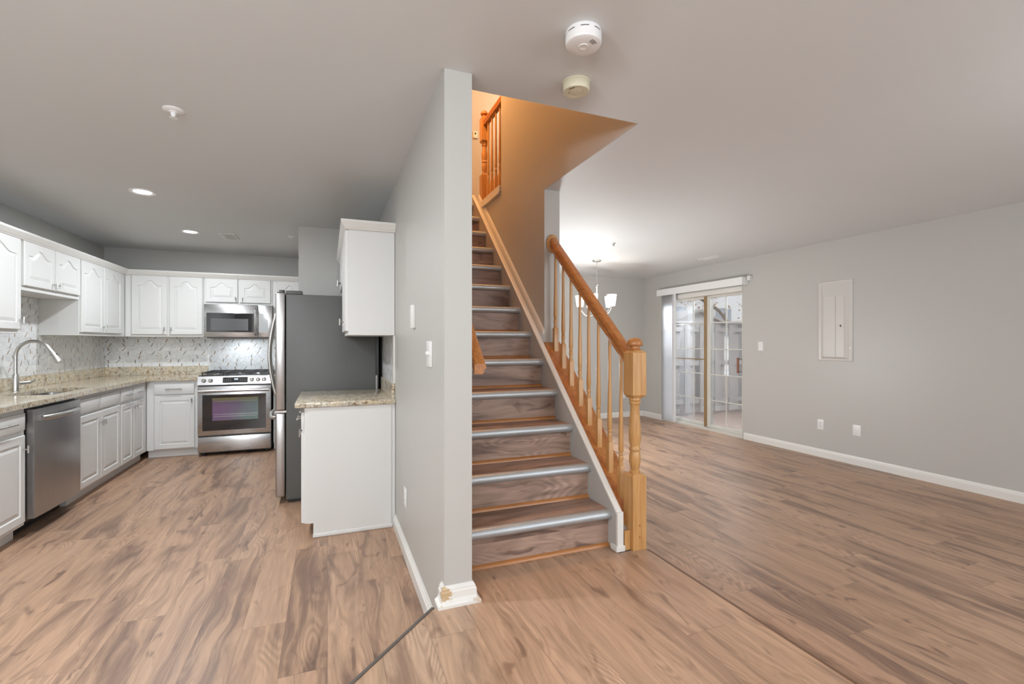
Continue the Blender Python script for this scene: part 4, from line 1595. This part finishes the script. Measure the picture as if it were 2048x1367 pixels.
ep = thing('electrical_panel', 'pale flush electrical breaker panel on the long grey wall', 'electrical panel', (XR, 3.557, 1.545), -RR)
PANEL = plain('pale painted steel', (0.56, 0.545, 0.515, 1), 0.38, 0, 0.5, 0.01)
bm = B()
def rl_(x0, x1, z0, z1, y):
    return [bm.verts.new(p) for p in ((x0, y, z0), (x1, y, z0), (x1, y, z1), (x0, y, z1))]
hw, hh = 0.190, 0.448
loops = [rl_(-hw, hw, -hh, hh, 0.0), rl_(-hw, hw, -hh, hh, -0.006), rl_(-hw + 0.012, hw - 0.012, -hh + 0.012, hh - 0.012, -0.012), rl_(-hw + 0.034, hw - 0.034, -hh + 0.026, hh - 0.022, -0.010),
         rl_(-0.118, 0.118, -hh + 0.046, hh - 0.170, -0.026)]
for a, b in zip(loops, loops[1:]):
    for i in range(4):
        bm.faces.new((a[i], a[(i + 1) % 4], b[(i + 1) % 4], b[i]))
bm.faces.new(loops[-1])
bm.faces.new(loops[0])
obj('frame', bm, PANEL, ep, False)
bm = B()
box(bm, -0.114, 0.020, -0.0305, -0.0255, -hh + 0.05, hh - 0.174, 0.001, 1)
obj('door', bm, PANEL, ep)
bm = B()
box(bm, 0.023, 0.114, -0.0295, -0.0255, -hh + 0.05, hh - 0.174, 0.001, 1)
pd = obj('door', bm, PANEL, ep)
bm = B()
box(bm, 0.045, 0.098, -0.0315, -0.029, -0.078, -0.042, 0.001, 1)
lt = obj('latch', bm, PANEL, pd)
bm = B()
box(bm, 0.072, 0.086, -0.0335, -0.0312, -0.070, -0.046)
obj('latch_slot', bm, DARK, lt)
for xx in (-0.168, 0.168):
    for zz in (-0.30, 0.0, 0.31):
        bm = B()
        lathe(bm, [(0.005, -0.0125), (0.005, -0.009)], 10, (xx, 0, zz), 'Y')
        obj('screw', bm, NICKEL, ep)

# ------------------------------------------------------------------ patio door and blinds
DX = XR + 0.03
dr0 = bpy.data.objects.new('door_1', None)
COL.objects.link(dr0)
dr0.location = (DX, (DY0 + DY1) / 2, 0)
tag(dr0, 'sliding glass patio door with brass coloured bars beside the hanging blinds', 'door', None, 'structure')
DO = Vector((DX, (DY0 + DY1) / 2, 0))
bm = B()
box(bm, XR + 0.002, XR + 0.13, DY0, DY1, 0.0, 0.04)
box(bm, XR + 0.02, XR + 0.13, DY0, DY1, 2.0, DZ)
box(bm, XR + 0.05, XR + 0.13, DY0, DY0 + 0.028, 0.04, 2.0)
box(bm, XR + 0.05, XR + 0.13, DY1 - 0.028, DY1, 0.04, 2.0)
rel(bm, 'door_frame', FRAMEW, dr0, DO, False)
bm = B()
box(bm, XR - 0.012, XR + 0.0, DY0 - 0.0, DY1 + 0.0, 2.005, 2.07)
rel(bm, 'head_casing', TRIM, dr0, DO, False)
def sash(y0, y1, x, name, mat_f, bars_y, bars_z, stileL, stileR):
    bm = B()
    box(bm, x, x + 0.03, y0, y0 + stileL, 0.045, 1.995)
    box(bm, x, x + 0.03, y1 - stileR, y1, 0.045, 1.995)
    box(bm, x + 0.001, x + 0.029, y0 + stileL, y1 - stileR, 0.045, 0.085)
    box(bm, x + 0.001, x + 0.029, y0 + stileL, y1 - stileR, 1.965, 1.995)
    p = rel(bm, name, mat_f, dr0, DO, False)
    bm = B()
    box(bm, x + 0.013, x + 0.017, y0 + stileL, y1 - stileR, 0.085, 1.965)
    bmesh.ops.translate(bm, verts=bm.verts, vec=-DO)
    obj('pane', bm, GLASS, p, False)
    bm = B()
    for yy in bars_y:
        box(bm, x + 0.006, x + 0.012, yy - 0.007, yy + 0.007, 0.085, 1.965)
    for zz in bars_z:
        box(bm, x + 0.005, x + 0.0125, y0 + stileL, y1 - stileR, zz - 0.007, zz + 0.007)
    bmesh.ops.translate(bm, verts=bm.verts, vec=-DO)
    obj('muntin', bm, FRAMEW, p, False)
    return p
zs = (0.448, 0.83, 1.207, 1.597)
sA = sash(DY0 + 0.02, 5.535, XR + 0.045, 'sliding_sash', FRAMEW, (5.143,), zs, 0.03, 0.10)
sB = sash(5.45, DY1 - 0.02, XR + 0.085, 'fixed_sash', FRAMEW, (5.83,), zs, 0.05, 0.05)
bm = B()
box(bm, XR + 0.036, XR + 0.046, 5.50, 5.552, 0.045, 1.995)
rel(bm, 'meeting_stile', BRASS, dr0, DO, False)
bm = B()
tube(bm, [Vector((XR + 0.06, 5.56, 1.05)) - DO, Vector((XR + 0.06, 6.36, 1.05)) - DO], 0.008, 8)
rel_ = obj('security_bar', bm, BRASS, dr0)
bm = B()
hy = 4.868
box(bm, XR - 0.030, XR - 0.008, hy - 0.010, hy + 0.014, 0.885, 1.10, 0.004, 2)
bmesh.ops.translate(bm, verts=bm.verts, vec=-DO)
hl = obj('handle', bm, plain('reddish wood grip', (0.23, 0.09, 0.055, 1), 0.4), dr0)
bm = B()
for zz in (0.905, 1.08):
    tube(bm, [Vector((XR + 0.044, hy - 0.002, zz)) - DO, Vector((XR - 0.012, hy, zz)) - DO], 0.006, 8)
obj('handle_post', bm, BLACK, hl)

vb = thing('vertical_blinds', 'white vertical blinds drawn to the far end of the patio door', 'blinds', (5.18, 6.2, 2.08))
VO = Vector((5.18, 6.2, 2.08))
bm = B()
box(bm, 5.135, 5.145, 4.713, 6.46, 2.075, 2.178)
box(bm, 5.145, XR - 0.002, 4.713, 4.721, 2.075, 2.178)
box(bm, 5.145, XR - 0.002, 6.452, 6.46, 2.075, 2.178)
rel(bm, 'valance', DETW, vb, VO, False)
bm = B()
box(bm, 5.165, 5.215, 4.73, 6.45, 2.105, 2.14)
box(bm, 5.17, XR - 0.002, 4.80, 4.84, 2.115, 2.135)
box(bm, 5.17, XR - 0.002, 6.30, 6.34, 2.115, 2.135)
box(bm, XR - 0.045, XR - 0.001, 4.655, 4.70, 2.13, 2.19)
rel(bm, 'headrail', PLATE, vb, VO, False)
for i in range(9):
    bm = B()
    y = 6.085 + i * 0.036
    ang = math.radians(62 if i else 12)
    hw_ = 0.044
    n = 6
    lo, hi = [], []
    for k in range(n + 1):
        t = -1 + 2 * k / n
        cx = hw_ * t * math.sin(ang) + 0.006 * (1 - t * t) * math.cos(ang)
        cy_ = hw_ * t * math.cos(ang) + 0.006 * (1 - t * t) * math.sin(ang)
        lo.append((5.190 + cx, y + cy_))
    pl = lo + [(a + 0.0012, b + 0.0012) for a, b in lo[::-1]]
    prism(bm, pl, 'Z', 0.03, 2.105)
    rel(bm, 'vane', VANE, vb, VO)

# ------------------------------------------------------------------ outside
bm = B()
box(bm, XR + 0.14, 16, -1, 22, -0.30, -0.14)
struct('ground', bm, PATIO)
fc = thing('wood_fence', 'weathered grey board fence beyond the patio door glass', 'fence', (7.3, 7.35, -0.14))
FO2 = Vector((7.3, 7.35, -0.14))
random.seed(4)
bm = B()
for i in range(26):
    x = 5.55 + i * 0.19
    h = 1.69 + random.uniform(-0.012, 0.012)
    yy = 7.33 if i % 2 else 7.41
    box(bm, x, x + 0.135, yy, yy + 0.018, -0.08, h)
rel(bm, 'fence_board', FENCE, fc, FO2, False)
for zz in (0.1, 0.85, 1.52):
    bm = B()
    box(bm, 5.5, 10.6, 7.355, 7.40, zz, zz + 0.085)
    rel(bm, 'fence_rail', FENCE, fc, FO2, False)
for x in (5.5, 8.0, 10.5):
    bm = B()
    box(bm, x, x + 0.09, 7.345, 7.44, -0.14, 1.72)
    rel(bm, 'fence_post', FENCE, fc, FO2, False)
bm = B()
box(bm, 5.5, 10.6, 7.30, 7.46, 1.69, 1.72)
rel(bm, 'fence_cap', FENCE, fc, FO2, False)
fc2 = thing('wood_fence', 'end run of grey boards closing the yard past the patio', 'fence', (10.65, 5.5, -0.14))
FO3 = Vector((10.65, 5.5, -0.14))
bm = B()
for i in range(24):
    y = 2.8 + i * 0.19
    box(bm, 10.66 + (0.06 if i % 2 else 0), 10.68 + (0.06 if i % 2 else 0), y, y + 0.135, -0.08, 1.68)
rel(bm, 'fence_board', FENCE, fc2, FO3, False)
bm = B()
for zz in (0.1, 0.85, 1.52):
    box(bm, 10.685, 10.715, 2.7, 7.3, zz, zz + 0.085)
rel(bm, 'fence_rail', FENCE, fc2, FO3, False)

sh = thing('garden_shed', 'pale garden shed with low gable roof rising behind the fence', 'shed', (8.25, 9.6, -0.14))
SO = Vector((8.25, 9.6, -0.14))
bm = B()
prism(bm, [(7.45, -0.14), (9.05, -0.14), (9.05, 1.75), (8.25, 2.03), (7.45, 1.75)], 'Y', 8.9, 11.0)
rel(bm, 'wall', SIDING, sh, SO, False)
bm = B()
for sx, xo in ((-1, 7.35), (1, 9.15)):
    prism(bm, [(8.25, 2.035), (xo, 1.72), (xo, 1.77), (8.25, 2.09)], 'Y', 8.75, 11.15)
rel(bm, 'roof', ROOF, sh, SO, False)
bm = B()
box(bm, 7.9, 8.6, 8.88, 8.90, -0.1, 1.6)
rel(bm, 'door', FENCE, sh, SO, False)

nh = thing('neighbor_house', 'pale neighbouring house with windows far beyond the fence', 'house', (11, 19, -0.14))
HO2 = Vector((11, 19, -0.14))
bm = B()
box(bm, 8.0, 26.0, 18.0, 24.0, -0.14, 6.5)
rel(bm, 'wall', SIDING, nh, HO2, False)
for wx in (9.5, 12.2, 15.0, 17.8, 20.6):
    for wz in (1.6, 4.3):
        bm = B()
        box(bm, wx - 0.08, wx + 1.08, 17.94, 18.0, wz - 0.08, wz + 1.48)
        w_ = rel(bm, 'window', TRIM, nh, HO2, False)
        bm = B()
        box(bm, wx, wx + 1.0, 17.92, 17.95, wz, wz + 1.4)
        bmesh.ops.translate(bm, verts=bm.verts, vec=-HO2)
        obj('pane', bm, WINDARK, w_, False)
bm = B()
prism(bm, [(17.5, 6.4), (24.5, 6.4), (21.0, 9.0)], 'X', 7.6, 26.4)
rel(bm, 'roof', ROOF, nh, HO2, False)

tr = thing('autumn_tree', 'bare-branched tree with rusty leaves beyond the garden shed', 'tree', (12.6, 11.6, -0.14))
bm = B()
random.seed(7)
tips = []
def branch(p, d, L, r, depth):
    q = p + d * L
    tube(bm, [p, p + d * L * 0.5 + Vector((random.uniform(-1, 1), random.uniform(-1, 1), 0)) * L * 0.05, q], [r, r * 0.85, r * 0.65], 6)
    if depth == 0:
        tips.append(q)
        return
    tips.append(p + d * L * 0.8)
    for k in range(3):
        nd = (d + Vector((random.uniform(-0.8, 0.8), random.uniform(-0.8, 0.8), random.uniform(0.0, 0.5)))).normalized()
        branch(q, nd, L * random.uniform(0.6, 0.8), r * 0.6, depth - 1)
branch(Vector((0, 0, 0)), Vector((0, 0, 1)), 1.6, 0.12, 4)
obj('trunk', bm, BARK, tr)
bm = B()
for t in tips:
    for k in range(26):
        c = t + Vector((random.gauss(0, 0.28), random.gauss(0, 0.28), random.gauss(0, 0.25)))
        a = Vector((random.uniform(-1, 1), random.uniform(-1, 1), random.uniform(-1, 1))).normalized() * 0.045
        b = a.cross(Vector((random.uniform(-1, 1), random.uniform(-1, 1), random.uniform(-1, 1)))).normalized() * 0.03
        bm.faces.new([bm.verts.new(c - a), bm.verts.new(c + b), bm.verts.new(c + a), bm.verts.new(c - b)])
me = obj('foliage', bm, LEAF, tr, False)
